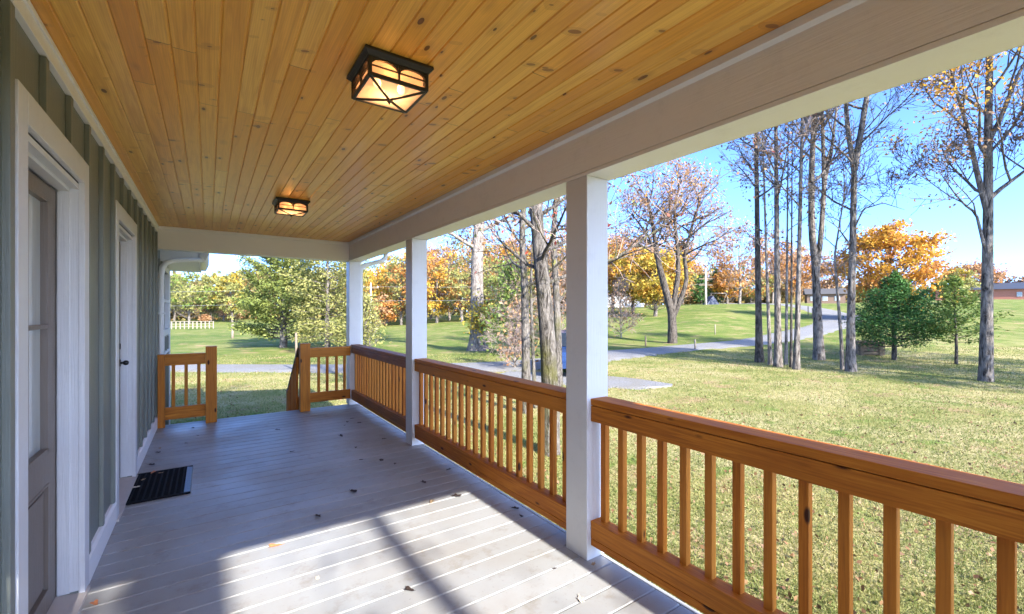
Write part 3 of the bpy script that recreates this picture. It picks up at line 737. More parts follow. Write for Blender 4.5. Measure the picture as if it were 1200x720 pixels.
re = railing('porch_railing', (PX0 + .001, -.70, 0), 2.345, 'railing closing the near end of the porch behind the viewer', rz=R(90), first=.07)

def end_rail(x0, x1, zt, zb0, zb1, bals, newel, half, label):
    root = empty('end_railing', ((x0 + x1) / 2, 7.07, 0), label, 'railing', 'short railings either side of the steps')
    o = lambda bm, n, m: setattr(bm.done(n, m, root), 'matrix_parent_inverse', Matrix.Translation((-(x0 + x1) / 2, -7.07, 0)))
    o(BM().box(newel[0], newel[1], 7.0, 7.12, .001, newel[2], .004), 'newel_post', wood_z)
    if half: o(BM().box(half[0], half[1], 7.02, 7.11, .001, half[2], .003), 'wall_post', wood_z)
    o(BM().box(x0 + .001, x1 - .001, 7.03, 7.07, zt - .105, zt - .001, .003), 'top_rail', wood_x)
    o(BM().box(x0 + .001, x1 - .001, 7.025, 7.11, zt, zt + .036, .003), 'cap', wood_x)
    o(BM().box(x0 + .001, x1 - .001, 7.03, 7.07, zb0, zb1, .003), 'bottom_rail', wood_x)
    for x in bals: o(BM().box(x - .018, x + .018, 7.072, 7.106, zb0 + .02, zt - .001, .002), 'baluster', wood_z)
end_rail(-.448, -.028, .88, .093, .246, (-.366, -.235, -.101), (-.028, .095, 1.0), (-.545 + .026, -.449, .915), 'short railing beside the house wall, left of the step opening')
end_rail(1.233, 1.81, .885, .118, .259, (1.363, 1.483, 1.617, 1.735), (1.10, 1.233, .99), None, 'short railing between the step opening and the corner post')

# steps and their handrails
st = empty('steps', (.6, 7.2, -.7), 'wooden steps going down from the far end of the porch', 'steps')
for i, z in enumerate((-.20, -.38, -.56)):
    BM().box(-.55, .5, i * .29 + .005, i * .29 + .295, z + .66, z + .70, .004).done('tread', wood_w, st)
BM().prism([(.01, .0), (.9, 0), (.9, .12), (.3, .5), (.01, .5)], 'x', -.55, -.51).done('stringer', wood_w, st); BM().prism([(.01, .0), (.9, 0), (.9, .12), (.3, .5), (.01, .5)], 'x', .46, .5).done('stringer', wood_w, st)
for sx, lab in ((1.13, 'sloping handrail of the steps, seen edge on beside the right newel post'), (.03, 'sloping handrail of the steps behind the left newel post')):
    root = empty('stair_handrail', (sx, 7.72, -.7), lab, 'handrail', 'handrails of the porch steps')
    def q(bm, n, m): bm.done(n, m, root).matrix_parent_inverse = Matrix.Translation((-sx, -7.72, .7))
    A0, A1 = Vector((sx, 7.125, .93)), Vector((sx, 8.18, .14)); sl_ = (A1.z - A0.z) / (A1.y - A0.y)
    q(BM().prism([(A0.y, A0.z - .04), (A1.y, A1.z - .04), (A1.y, A1.z), (A0.y, A0.z)], 'x', sx - .055, sx + .055), 'cap', wood_w)
    q(BM().prism([(A0.y, A0.z - .13), (A1.y, A1.z - .13), (A1.y, A1.z - .042), (A0.y, A0.z - .042)], 'x', sx - .02, sx + .02), 'top_rail', wood_y)
    q(BM().prism([(7.21, .10), (A1.y, -.60), (A1.y, -.50), (7.21, .2)], 'x', sx - .02, sx + .02), 'bottom_rail', wood_y)
    for i in range(7):
        yy = 7.25 + i * .135; zz = A0.z + sl_ * (yy - A0.y)
        q(BM().box(sx - .058, sx - .022, yy - .018, yy + .018, zz - .82, zz - .06, .002), 'baluster', wood_z)
    q(BM().box(sx - .05, sx + .05, 8.181, 8.28, -.85, .15, .004), 'newel_post', wood_z)

# ------------------------------------------------------------------ ceiling lights
amber = NT('amber_glass', .4, .4)
amber.color((.74, .56, .38)); amber.b.inputs['Emission Color'].default_value = (1, .56, .27, 1); amber.b.inputs['Emission Strength'].default_value = .06
_n = amber.noise(amber.coord((1, 1, 1)), 14, 5, .7)
_e = amber.ramp(_n, [(.3, (1, .60, .34)), (.7, (1, .80, .58))]); amber.l(_e, amber.b.inputs['Emission Color'])
_tr = amber.n('ShaderNodeBsdfTransparent'); _tr.inputs[0].default_value = (1, .74, .46, 1)
_tl = amber.n('ShaderNodeBsdfTranslucent'); _tl.inputs[0].default_value = (.70, .52, .34, 1)
_m1 = amber.n('ShaderNodeMixShader'); _m1.inputs[0].default_value = .45; amber.l(amber.b.outputs[0], _m1.inputs[1]); amber.l(_tl.outputs[0], _m1.inputs[2])
_m2 = amber.n('ShaderNodeMixShader'); _m2.inputs[0].default_value = .42; amber.l(_m1.outputs[0], _m2.inputs[1]); amber.l(_tr.outputs[0], _m2.inputs[2]); amber.l(_m2.outputs[0], amber.out.inputs[0]); amber = amber.m
bulbm = NT('lit_bulb'); bulbm.b.inputs['Emission Color'].default_value = (1, .62, .28, 1); bulbm.b.inputs['Emission Strength'].default_value = 1.0; bulbm = bulbm.m
def lamp():
    root = empty('ceiling_light', (0, 0, 0), '', 'ceiling light', 'square lantern lights on the pine ceiling')
    H = .125; zb = -.108
    b = BM()   # flared canopy
    def ring(r, z): return [b.b.verts.new((sx * r, sy * r, z)) for sx, sy in ((-1, -1), (1, -1), (1, 1), (-1, 1))]
    rs = [ring(.148, -.0005), ring(.150, -.008), ring(.150, -.014), ring(.136, -.026), ring(.134, -.030), ring(.121, -.034)]
    for P, Q in zip(rs, rs[1:]):
        for i in range(4): b.b.faces.new((P[i], P[(i + 1) % 4], Q[(i + 1) % 4], Q[i]))
    b.b.faces.new(rs[0]); b.b.faces.new(rs[-1])
    b.done('canopy', bronze, root)
    b = BM()
    for sx in (-1, 1):
        for sy in (-1, 1): b.box(sx * H - .008, sx * H + .008, sy * H - .008, sy * H + .008, zb, -.033, .002)
    for s in (-1, 1):
        b.box(-H, H, s * H - .006, s * H + .006, zb - .004, zb + .013, .002); b.box(s * H - .0061, s * H + .0061, -H, H, zb - .0041, zb + .0131, .002)
        for ax in (0, 1):   # centre bar, cross bar and two arches on each face
            def bx(u0, u1, z0, z1, t=.0045):
                if ax == 0: b.box(u0, u1, s * H - t, s * H + t, z0, z1)
                else: b.box(s * H - t, s * H + t, u0, u1, z0, z1)
            bx(-.0035, .0035, zb + .012, -.034); bx(-H, H, -.066, -.062, .004)
            for c in (-.062, .062):
                pr = []; N = 10
                for k in range(N + 1):
                    a = math.pi * k / N; pr.append((c + .057 * math.cos(a), -.066 + .030 * math.sin(a)))
                for (q0, q1) in zip(pr, pr[1:]):
                    poly = [q0, q1, (q1[0], -.033), (q0[0], -.033)]
                    b.prism(poly, 'y' if ax == 0 else 'x', s * H - .005, s * H + .005)
    b.done('frame', bronze, root)
    b = BM(); zz = zb + .004
    for s in (-1, 1):
        b.box(-H + .01, H - .01, s * (H - .012) - .0012, s * (H - .012) + .0012, zz, -.034); b.box(s * (H - .012) - .0012, s * (H - .012) + .0012, -H + .014, H - .014, zz, -.034)
    c = b.b.verts.new((0, 0, zb - .018)); q = [b.b.verts.new((sx * (H - .006), sy * (H - .006), zb + .001)) for sx, sy in ((-1, -1), (1, -1), (1, 1), (-1, 1))]
    for i in range(4): b.b.faces.new((q[i], q[(i + 1) % 4], c))
    b.done('glass', amber, root)
    b = BM()
    for sx in (-1, 1):
        for sy in (-1, 1): b.tube([(sx * (H - .002), sy * (H - .002), zb), (sx * H * .5, sy * H * .5, zb - .012), (0, 0, zb - .021)], .0062, 6)
    b.ball((0, 0, zb - .027), .011, sz=.8); b.tube([(0, 0, zb - .03), (0, 0, zb - .042)], [.006, .003], 8)
    b.done('finial', bronze, root)
    for sx in (-.055, .055):
        o = BM().ball((sx, 0, -.068), .017, sz=1.3).done('bulb', bulbm, root)
        s_ = BM().tube([(sx, 0, -.034), (sx, 0, -.052)], .012, 10).done('socket', white_z, o)
    return root
def copy_tree(o, par=None):
    c = o.copy(); C.objects.link(c); c.parent = par
    for ch in list(o.children): copy_tree(ch, c)
    return c
L1 = lamp(); L2 = copy_tree(L1)
L1.location = (.675, 1.96, CZ); L2.location = (.675, 4.83, CZ)
L1['label'] = 'larger, nearer bronze lantern light glowing on the pine ceiling'; L2['label'] = 'smaller-looking bronze lantern farther down the pine ceiling towards the steps'
for L in (L1, L2):
    p = bpy.data.lights.new('lamp_glow', 'POINT'); p.energy = .42; p.color = (1, .66, .38); p.shadow_soft_size = .03
    po = bpy.data.objects.new('lamp_glow', p); C.objects.link(po); po.parent = L; po.location = (0, 0, -.062)

# ------------------------------------------------------------------ mat and leaves on the floor
mat = empty('door_mat', (-.33, 4.74, 0), 'black rubber grid door mat at the second door', 'door mat')
b = BM(); X0, X1, Y0, Y1 = -.205, .212, -.375, .375
b.box(X0, X1, Y0, Y1, .0005, .005)
b.box(X0, X1, Y0, Y0 + .02, .001, .013, .002); b.box(X0, X1, Y1 - .02, Y1, .001, .013, .002); b.box(X0, X0 + .02, Y0 + .02, Y1 - .02, .001, .013, .002)
for i in range(9):
    xx = X0 + .02 + (X1 - .06 - X0) * (i + .5) / 9; b.box(xx - .006, xx + .006, Y0 + .021, Y1 - .021, .001, .0125)
for j in range(26):
    yy = Y0 + .02 + (Y1 - Y0 - .04) * (j + .5) / 26; b.box(X0 + .021, X1 - .045, yy - .004, yy + .004, .001, .0115)
b.done('grid', rubber, mat)
edge = painted('mat_edge_sheen', (.05, .065, .10), .3, .1)  # bluish sheen painted into the border colour
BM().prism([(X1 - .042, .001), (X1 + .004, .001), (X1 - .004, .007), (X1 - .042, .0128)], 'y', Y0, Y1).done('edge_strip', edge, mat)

def floor_pt(px, py, z=0):
    u = (px - 600) / FPX; v = (HZ - py) / FPX; t = (z - EYE) / v
    return ((FY * u + FX) * t, (FY - FX * u) * t, z)
leaf_mats = {n: painted(n, c, .7, .25) for n, c in (('leaf_dark', (.035, .022, .018)), ('leaf_rust', (.50, .19, .08)), ('leaf_tan', (.33, .23, .13)), ('leaf_pale', (.62, .56, .46)))}
def dry_leaf(px, py, size, mat_, label, seed, z=0, group='dry leaves scattered on the porch floor'):
    r = random.Random(seed); bm = bmesh.new(); N = 18; size *= 1.3
    c = bm.verts.new((0, 0, .004)); ring = []
    lob = r.choice([3, 5, 5]); curl = r.uniform(.25, .6)
    for k in range(N):
        a = 2 * math.pi * k / N; q = size * (.55 + .38 * abs(math.cos(a * lob / 2)) + r.uniform(-.08, .08)); q *= (1 if abs(math.cos(a)) > .3 else .8)
        x, y = q * math.cos(a), q * .62 * math.sin(a); ring.append(bm.verts.new((x, y, .003 + curl * (abs(y) ** 1.3) * 3 + .15 * abs(x) * r.random())))
    for k in range(N): bm.faces.new((c, ring[k], ring[(k + 1) % N]))
    st_ = [bm.verts.new(p) for p in ((size * .7, .0012, .004), (size * .7, -.0012, .004), (size * 1.25, -.001, .009), (size * 1.25, .001, .009))]; bm.faces.new(st_)
    me = bpy.data.meshes.new('dry_leaf'); bm.to_mesh(me); bm.free()
    o = link('dry_leaf', me, leaf_mats[mat_]); so_ = o.modifiers.new('thick', 'SOLIDIFY'); so_.thickness = .0009
    p = floor_pt(px, py, z); o.location = (p[0], p[1], z + .001); o.rotation_euler = (0, 0, r.uniform(0, 6.28)); tag(o, label, 'leaf', group)
DK = 'small dark dry leaf curled on the shaded far part of the porch floor'
for i, (px, py, s) in enumerate([(226, 502, .022), (218, 520, .016), (325, 504, .026), (342, 530, .020), (407, 495, .026), (412.5, 491, .022), (421, 496, .024), (399, 511.5, .038), (417, 525, .02), (423, 539.5, .018), (463, 544, .02), (450, 515, .022), (526, 551, .026), (404, 499, .015), (232, 511, .014)]):
    dry_leaf(px, py, s, 'leaf_dark', DK, i)
for i, (px, py, s, m, lab, z) in enumerate([
    (321.5, 641, .034, 'leaf_rust', 'rust orange leaf lying at the edge of the sunlit patch', 0),
    (187, 526, .022, 'leaf_tan', 'tan leaf on the floor just past the door mat', 0), (185, 531, .026, 'leaf_dark', 'dark leaf next to the tan one past the door mat', 0),
    (177, 545.5, .034, 'leaf_dark', 'larger dark curled leaf near the far edge of the mat', 0), (180.5, 554, .026, 'leaf_rust', 'brown leaf on the far edge of the door mat', .013),
    (159, 572, .026, 'leaf_pale', 'pale leaf lying in the middle of the door mat', .013), (168, 563, .018, 'leaf_tan', 'small tan leaf on the far half of the mat', .013), (188, 555, .016, 'leaf_tan', 'tiny tan leaf at the mat border', .013),
    (148, 592.7, .032, 'leaf_dark', 'dark sliver of leaf at the near corner of the mat', 0), (447, 540, .036, 'leaf_dark', 'dark leaf in front of the middle white post', 0),
    (496, 566, .030, 'leaf_dark', 'dark leaf just beyond the far edge of the sunlit patch', 0), (414, 577, .034, 'leaf_dark', 'dark crumpled leaf in the shade above the sunlit patch', 0),
    (372, 606, .026, 'leaf_dark', 'lone dark leaf in the middle of the shaded boards', 0), (479, 692, .026, 'leaf_dark', 'dark twig-like leaf on the sunlit boards', 0),
    (506, 588.6, .026, 'leaf_tan', 'tan leaf on the far edge of the sunlit patch', 0), (535, 582, .036, 'leaf_dark', 'brown leaf on the sunlit corner by the rail shadow', 0),
    (604, 596.6, .026, 'leaf_dark', 'dark leaf in the rail shadow below the balusters', 0), (611, 605.6, .018, 'leaf_dark', 'small dark leaf nearer the rail shadow edge', 0),
    (695.5, 662, .017, 'leaf_tan', 'tan leaf at the foot of the largest post', 0), (681, 704, .024, 'leaf_pale', 'pale crumpled leaf with stem on the sunlit boards near the post', 0),
    (372, 678.5, .018, 'leaf_pale', 'pale flake on the sunlit boards', 0), (111, 708, .024, 'leaf_rust', 'rust leaf by the threshold of the nearest door', 0), (650, 667, .010, 'leaf_dark', 'tiny dark leaf crumb left of the largest post', 0)]):
    dry_leaf(px, py, s, m, lab, 100 + i, z)

# ------------------------------------------------------------------ trees in the yard
A = lambda *p: np.array(p, float)
def loc3(px, py, base, d):
    """offset from a tree's base, for a spot seen at (px, py) on the plane d metres ahead"""
    s = (px - 600) / FPX * d; return A(FX * d + FY * s - base.x, FY * d - FX * s - base.y, EYE + (HZ - py) / FPX * d - base.z)
YG = 'tall bare trees on the lawn'
p = at(1155, 13.6); T_ = lambda *q: [loc3(a, c, p, 13.6) for a, c in q]
broadleaf('tall_tree', tuple(p), 'thick-trunked tree by itself at the right, orange leaves high in its crown', group=YG, seed=11, r=.155, fb=.34, nl=14, ll=3.5, lv=3, sub=(8, 7),
          trunk_pts=[A(0, 0, -.2)] + T_((1156, 400), (1157, 330), (1158, 240), (1158, 150), (1160, 60), (1163, -60), (1160, -170)), flare=1.25,
          forks=[(T_((1157, 248), (1148, 215), (1140, 180), (1134, 150), (1124, 118)) + [loc3(1108, 60, p, 13.0)], .085, .45, 6), (T_((1156, 300), (1144, 250), (1130, 240), (1118, 226)) + [loc3(1100, 200, p, 14)], .05, .3, 5),
                 (T_((1158, 235), (1172, 222), (1195, 205)) + [loc3(1240, 170, p, 12.6)], .07, .3, 6), (T_((1157, 170), (1172, 140), (1192, 90)) + [loc3(1230, 20, p, 14.2)], .07, .3, 6)],
          leaf=L_gold_tip, nleaf=7500, lsize=.05, lspread=.14, leafmask=lambda P: (P[:, 2] > 7.9) & ((P[:, 2] > 9.8) | (P @ A(FY, -FX, 0) < -.3)), leaf2=L_brown, nleaf2=5200, bark=bark_grey, ang=50)
p = at(997, 15.8); T_ = lambda *q: [loc3(a, c, p, 15.8) for a, c in q]
broadleaf('tall_tree', tuple(p), 'tall bare tree forking high up, between the green juniper and the thin leaning stem', group=YG, seed=12, r=.14, fb=.35, nl=15, ll=2.8, sub=(8, 7), flare=1.5,
          trunk_pts=[A(0, 0, -.2)] + T_((997, 380), (999, 300), (1001, 200), (993, 150), (988, 60), (985, -60)), forks=[(T_((1001, 200), (1008, 160), (1018, 100), (1030, 20), (1038, -50)), .11, .2, 8),
          (T_((1000, 270), (1012, 245), (1035, 238), (1060, 246)), .035, .3, 4), (T_((999, 290), (980, 265), (960, 252)), .03, .3, 4)], leaf=L_brown, nleaf=900, lsize=.04, bark=bark_grey, ang=48, twig=None)
p = at(987, 16.3); T_ = lambda *q: [loc3(a, c, p, 16.3) for a, c in q]
broadleaf('slender_tree', tuple(p), 'thin pale leaning tree just left of the fork-topped trunk', group=YG, seed=13, r=.065, fb=.35, nl=12, ll=1.7, lv=3, sub=(5, 4), trunk_pts=[A(0, 0, -.1)] + T_((986, 400), (982, 350), (978, 300), (984, 262), (990, 225), (988, 190)), bark=bark_pale, flare=1.2)
p = at(960, 19.5); T_ = lambda *q: [loc3(a, c, p, 19.5) for a, c in q]
broadleaf('tall_tree', tuple(p), 'bare tree with flared foot and twin stems, standing beside the bend of the drive', group=YG, seed=14, r=.185, fb=.42, nl=12, ll=3, sub=(7, 6), flare=1.5,
          trunk_pts=[A(0, 0, -.2)] + T_((958, 370), (956, 315), (951, 270), (951, 200), (955, 120), (958, 0), (955, -60)), forks=[(T_((957, 318), (962, 280), (966, 215), (964, 150), (962, 60), (960, 0)), .12, .3, 8), (T_((966, 215), (974, 180), (980, 130), (990, 60)), .08, .1, 7)],
          leaf=L_red, nleaf=90, lsize=.06, leaf2=L_brown, nleaf2=1100, bark=bark_grey)
grp = [(890, 422, 9.5, 'thickest of the slim trunks standing close together, vine-leaved and leftmost', 21, .14, bark_dark), (903, 425, 5, 'pale thin stem second from the left in the close clump', 22, .075, bark_pale),
       (912, 427, 9, 'straight dark trunk in the middle of the close clump', 23, .13, bark_grey), (921, 425, 4, 'short thin stem hidden between the clump trunks', 24, .06, bark_pale),
       (927, 428, 3.5, 'very thin dark stem near the right of the clump', 25, .05, bark_dark), (933, 430, 7, 'slim grey trunk at the right edge of the clump', 26, .10, bark_grey)]
for (px, py, wpx, lab, sd_, r_, bk) in grp:
    d = 2.08 * FPX / (py - HZ) - .4; p = at(px, d); big = wpx > 6
    dx = {890: -3, 903: -7, 912: -2, 921: 2, 927: 1, 933: 5}[px]
    tpts = [A(0, 0, -.2)] + [loc3(px + dx * k, q, p, d) for k, q in ((.3, 380), (.7, 300), (1., 230), (1.4, 150), (1.2, 60 if big else 130), (1.6, -20 if big else 110))]
    broadleaf('slim_tree', tuple(p), lab, group='close clump of slim bare trees', seed=sd_, r=r_, fb=.42, nl=16 if big else 8, ll=2.7 if big else 1.5, lv=3 if big else 2, sub=(10, 8), trunk_pts=tpts, bark=bk, flare=1.55,
              leaf=L_red if big else L_brown, nleaf=60 if big else 60, lsize=.06, leaf2=L_brown, nleaf2=800 if big else 150, twig=twig_pink if px in (890, 912) else None, ang=52)
# ivy-like leaves on the leftmost clump trunk, and low twigs
p = at(788, 29); T_ = lambda *q: [loc3(a, c, p, 29) for a, c in q]
broadleaf('forked_tree', tuple(p), 'tree with a short dark trunk splitting into three stems, across the drive', group=None, seed=31, r=.30, fb=.75, nl=7, ll=3.8, sub=(8, 6), lv=3, flare=1.15,
          trunk_pts=[A(0, 0, -.2)] + T_((788, 385), (787, 366), (780, 340), (772, 310), (766, 270), (758, 230)), forks=[(T_((788, 370), (791, 345), (795, 322), (794, 290), (790, 250), (798, 205)), .19, .4, 15), (T_((789, 372), (798, 350), (805, 330), (802, 300), (812, 262), (825, 220)), .17, .4, 15),
          (T_((787, 366), (780, 340), (772, 310), (762, 280), (740, 250)), .16, .5, 14)], bark=bark_dark, twig=twig_pink, leaf=L_russet, nleaf=3000, lsize=.08, lspread=.35, leaf2=L_amber, nleaf2=700, ang=62, up=.03, wob=.14, taper=.7)
# large tree beyond the drive
p = at(560, 26.2); T_ = lambda *q: [loc3(a, c, p, 26.2) for a, c in q]
oak = broadleaf('large_oak', tuple(p), 'big pale-trunked tree with flared base and a yellow tuft on its trunk, beyond the drive', seed=32, r=.43, fb=.30, nl=20, ll=5.2, sub=(7, 5), flare=1.75,
          trunk_pts=[A(0, 0, -.2)] + T_((560, 385), (559, 350), (559, 310), (561, 270), (563, 230), (566, 150), (566, 60)), bark=bark_pale, leaf=L_russet, nleaf=3800, lsize=.11, lspread=.5, twig=None, ang=65, up=.02, taper=.6, leaf2=L_orange, nleaf2=1300)
rng = np.random.default_rng(5); c = loc3(563, 374, p, 25.7) + rng.normal(size=(900, 3)) * A(.42, .42, .5); leaves('trunk_tuft', c, .085, rng, L_yellow, oak)
# near trees beside the middle bay
p = at(645, 6.7); T_ = lambda *q: [loc3(a, c, p, 6.7) for a, c in q]
broadleaf('twiggy_tree', tuple(p), 'nearest trunk, rough lichen-grey bark, with many pale twigs, close behind the middle railing', seed=41, r=.145, fb=.27, nl=34, ll=2.2, sub=(9, 7), lv=3, flare=1.15, limb_r=.2,
          trunk_pts=[A(0, 0, -.2)] + T_((645, 470), (642, 400), (637, 340), (631, 280), (627, 230), (622, 150), (618, 60), (612, -60), (600, -200)), bark=bark_moss, twig=twig_pink, leaf=L_red, nleaf=330, lsize=.038, lspread=.06, leaf2=L_brown, nleaf2=900, ang=66, up=.05, wob=.13)
p = at(617, 9.4); T_ = lambda *q: [loc3(a, c, p, 9.4) for a, c in q]
broadleaf('mossy_tree', tuple(p), 'darker mossy trunk just left of the nearest twiggy tree', seed=42, r=.105, fb=.3, nl=15, ll=2.3, sub=(7, 5), trunk_pts=[A(0, 0, -.2)] + T_((616, 400), (615, 340), (612, 280), (614, 220), (610, 100), (612, 0)), bark=bark_moss, twig=twig_pink, leaf=L_olive, nleaf=500, lsize=.05, ang=75, leaf2=L_red, nleaf2=150, flare=1.2)
p = at(628, 9.9); T_ = lambda *q: [loc3(a, c, p, 9.9) for a, c in q]
broadleaf('mossy_tree', tuple(p), 'thin mossy stem squeezed between the two near trunks', seed=43, r=.05, fb=.3, nl=8, ll=1.6, lv=2, trunk_pts=[A(0, 0, -.2)] + T_((624, 400), (622, 340), (624, 280), (630, 200)), bark=bark_moss, twig=twig_pink, flare=1.1)
p = at(655, 10.2); T_ = lambda *q: [loc3(a, c, p, 10.2) for a, c in q]
broadleaf('mossy_tree', tuple(p), 'mossy stem at the edge of the largest post, right of the nearest trunk', seed=44, r=.10, fb=.25, nl=14, ll=2.2, sub=(7, 5), trunk_pts=[A(0, 0, -.2)] + T_((654, 400), (652, 340), (648, 280), (653, 220), (657, 100), (660, 0)), bark=bark_moss, twig=twig_pink, ang=75, leaf=L_brown, nleaf=700, lsize=.05)
# pale twiggy thicket and shrubs behind them
for i, (px, d, h_, lf, nlf, lab) in enumerate([(596, 23, 4.4, L_mid, 2400, 'green leafy shrub right of the big pale trunk'), (612, 23, 4.2, L_olive, 900, 'pale twiggy thicket behind the dark mossy trunk'),
                                    (655, 22, 5.0, L_russet, 900, 'russet twiggy bush half hidden by the largest post'), (603, 17.5, 2.3, L_russet, 300, 'low pinkish shrub by the gravel left of the mossy trunk'), (728, 33, 4.0, L_russet, 500, 'pale twiggy bush at the field edge right of the largest post')]):
    p = at(px, d); broadleaf('shrub', tuple(p), lab, cat='shrub', group='shrubs between the drive and the field', seed=50 + i, h=h_, r=.05, fb=.06, nl=34, ll=h_ * .42, sub=(8, 6), bark=bark_pale, twig=twig_pink, leaf=lf, nleaf=nlf, lsize=.075, lspread=.25, ang=62, limb_r=.45, flare=1.)
# evergreens
conifer('juniper', tuple(at(1049, 19.2)), 'dense deep green cone-shaped juniper in front of the golden maple', seed=61, h=4.0, w=2.45, nb=130, per=330, r=.085, lsize=.055, leaf=L_green, base=.17, shape=1.15, ragged=.28)
conifer('young_cedar', tuple(at(1121, 17.6)), 'small open dark green cedar between the juniper and the thick trunk', seed=62, h=3.55, w=1.35, nb=52, per=120, r=.05, lsize=.065, leaf=L_mid, base=.26, shape=.7, ragged=.4)
conifer('large_cedar', tuple(at(331, 29.0)), 'large dark cedar with layered branches, seen through the step opening', seed=63, h=9.0, w=3.9, nb=105, per=620, r=.2, lsize=.095, leaf=L_cedar, base=.07, shape=.85, ragged=.33, layer=.24, bark=bark_grey)
conifer('light_cedar', tuple(at(384, 25.5)), 'paler feathery cedar right of the dark one, behind the corner post', seed=64, h=8.2, w=2.9, nb=85, per=260, r=.13, lsize=.085, leaf=L_olive, base=.10, shape=.6, ragged=.45, droop=.8, layer=.5, bark=bark_grey, dead=14)
conifer('light_cedar', tuple(at(412, 29.5)), 'feathery cedar hidden mostly behind the corner post', seed=65, h=6.5, w=2.0, nb=60, per=120, r=.12, lsize=.085, leaf=L_olive, base=.04, shape=.5, ragged=.35, droop=.5)
p = at(434, 24); broadleaf('shrub', tuple(p), 'sparse yellowish shrub just right of the corner post', cat='shrub', group='shrubs between the drive and the field', seed=58, h=2.8, r=.04, fb=.05, nl=20, ll=1.3, sub=(5, 4), bark=bark_pale, leaf=L_olive, nleaf=1500, lsize=.07, lspread=.2, flare=1.)
# maples and field trees
crown_tree('golden_maple', tuple(at(1043, 43)), 'round golden maple glowing behind the dark juniper', seed=71, h=9.3, w=3.9, clumps=130, per=85, lsize=.15, leaf=L_amber, r=.25, fb=.10, leaf_b=L_orange, frac_b=.3)
crown_tree('yellow_tree', tuple(at(768, 54)), 'bright yellow tree behind the three-stemmed tree', seed=72, h=8.4, w=4.2, clumps=110, per=70, lsize=.17, leaf=L_yellow, r=.2, fb=.20, leaf_b=L_amber, frac_b=.35)
crown_tree('yellow_tree', tuple(at(741, 60)), 'yellow tree farther left, half behind the russet branches', seed=73, h=9.5, w=3.8, clumps=90, per=70, lsize=.18, leaf=L_yellow, r=.2, fb=.12, leaf_b=L_orange, frac_b=.5)
bgt = [  # px, d, height, half width, leaf, second leaf, fraction, label, bareness
    (718, 66, 11.5, 4.0, L_orange, L_russet, .4, 'orange tree at the right side of the largest post', .3), (742, 78, 14.5, 5.0, L_russet, L_orange, .5, 'taller russet tree above the yellow ones', .5), (795, 72, 12.5, 4.2, L_orange, L_russet, .5, 'orange-brown crown rising over the three-stemmed tree', .4),
    (852, 88, 7.5, 2.6, L_amber, L_orange, .5, 'small orange-yellow tree by the swing set', 0), (866, 74, 13.5, 5.0, L_russet, L_orange, .2, 'open russet oak on the hill, its trunk standing clear', .6), (880, 96, 7.5, 4.5, L_olive, L_orange, .4, 'low olive trees right of the swing set', .1),
    (905, 98, 13.0, 5.0, L_russet, L_orange, .3, 'russet hilltop tree behind the close clump', .4), (935, 105, 14.0, 5.5, L_russet, L_orange, .4, 'broad orange-brown tree behind the clump beside the farmhouse', .4), (983, 92, 10.5, 4.2, L_russet, L_brown, .4, 'brown thinning tree behind the leaning stem', .8),
    (1118, 62, 4.9, 2.2, L_olive, L_yellow, .3, 'small olive tree on the skyline above the young cedar', 0), (1141, 108, 9.0, 5.6, L_russet, L_orange, .3, 'russet dome of a tree beside the brick building', .2), (1190, 150, 8.5, 6.0, L_russet, L_brown, .4, 'low brown tree behind the brick building roof', .3),
    (222, 92, 11.0, 5.6, L_olive, L_mid, .25, 'wide olive tree above the pale rail fence', .1), (247, 98, 11.0, 3.2, L_olive, L_yellow, .3, 'narrow yellow-green tree right of the wide olive one', 0), (204, 110, 11.0, 5.0, L_olive, L_cedar, .4, 'olive tree at the very edge of the house wall', 0),
    (272, 96, 11.5, 3.4, L_olive, L_yellow, .35, 'olive and gold tree peeking out left of the dark cedar', 0), (262, 110, 5.5, 5, L_russet, L_russet, 0, 'pinkish bare thicket beyond the fence end', 1.), (241, 94, 1.7, .8, L_russet, L_brown, .3, 'small reddish bush at the far field edge', 0),
    (432, 78, 10.0, 4.0, L_yellow, L_amber, .4, 'yellow tree just right of the corner post', .1), (447, 72, 4.6, 2.4, L_orange, L_russet, .4, 'salmon red shrub tree between the corner and middle posts', 0), (455, 86, 12.5, 4.2, L_amber, L_olive, .4, 'golden tree above the salmon shrub', .1), (470, 74, 11.5, 3.6, L_olive, L_orange, .45, 'olive and orange tree at the left side of the middle post', .1),
    (496, 72, 12, 4., L_orange, L_olive, .3, 'orange tree behind the middle post', .1), (512, 70, 9.5, 3.2, L_yellow, L_amber, .5, 'yellow tree right of the middle post', 0), (527, 78, 14.0, 4.5, L_russet, L_amber, .4, 'russet and gold tree between the middle post and the big trunk', .5), (541, 68, 9.0, 3.0, L_olive, L_orange, .3, 'olive-green tree left of the big trunk', .3),
    (572, 74, 12.5, 4.0, L_orange, L_olive, .4, 'orange tree right behind the big trunk', .3), (590, 66, 9.0, 3.5, L_cedar, L_olive, .4, 'dark green tree right of the big trunk', 0), (612, 76, 14, 5, L_amber, L_russet, .5, 'gold and russet tree behind the mossy trunk', .4), (640, 72, 12, 4.2, L_olive, L_amber, .4, 'olive tree behind the nearest trunk', .1), (672, 74, 14, 5, L_russet, L_orange, .4, 'russet tree hidden by the largest post', .2),
    (690, 68, 12, 5, L_orange, L_yellow, .4, 'second orange tree hidden by the largest post', .2)]
for i, (px, d, h_, w_, lf, lf2, fr, lab, bare) in enumerate(bgt):
    crown_tree('field_tree', tuple(at(px, d)), lab, group='autumn trees along the far side of the fields', seed=200 + i, h=h_, w=w_, clumps=int(60 + 8 * w_ - 45 * min(bare, .8)), per=36, lsize=.20 * d / 75, leaf=lf, leaf_b=lf2, frac_b=fr, r=.2, fb=.08 if w_ < 4.6 and i not in (4,) else .22, bark=bark_pale if bare > .3 else bark_grey, bare=bare)
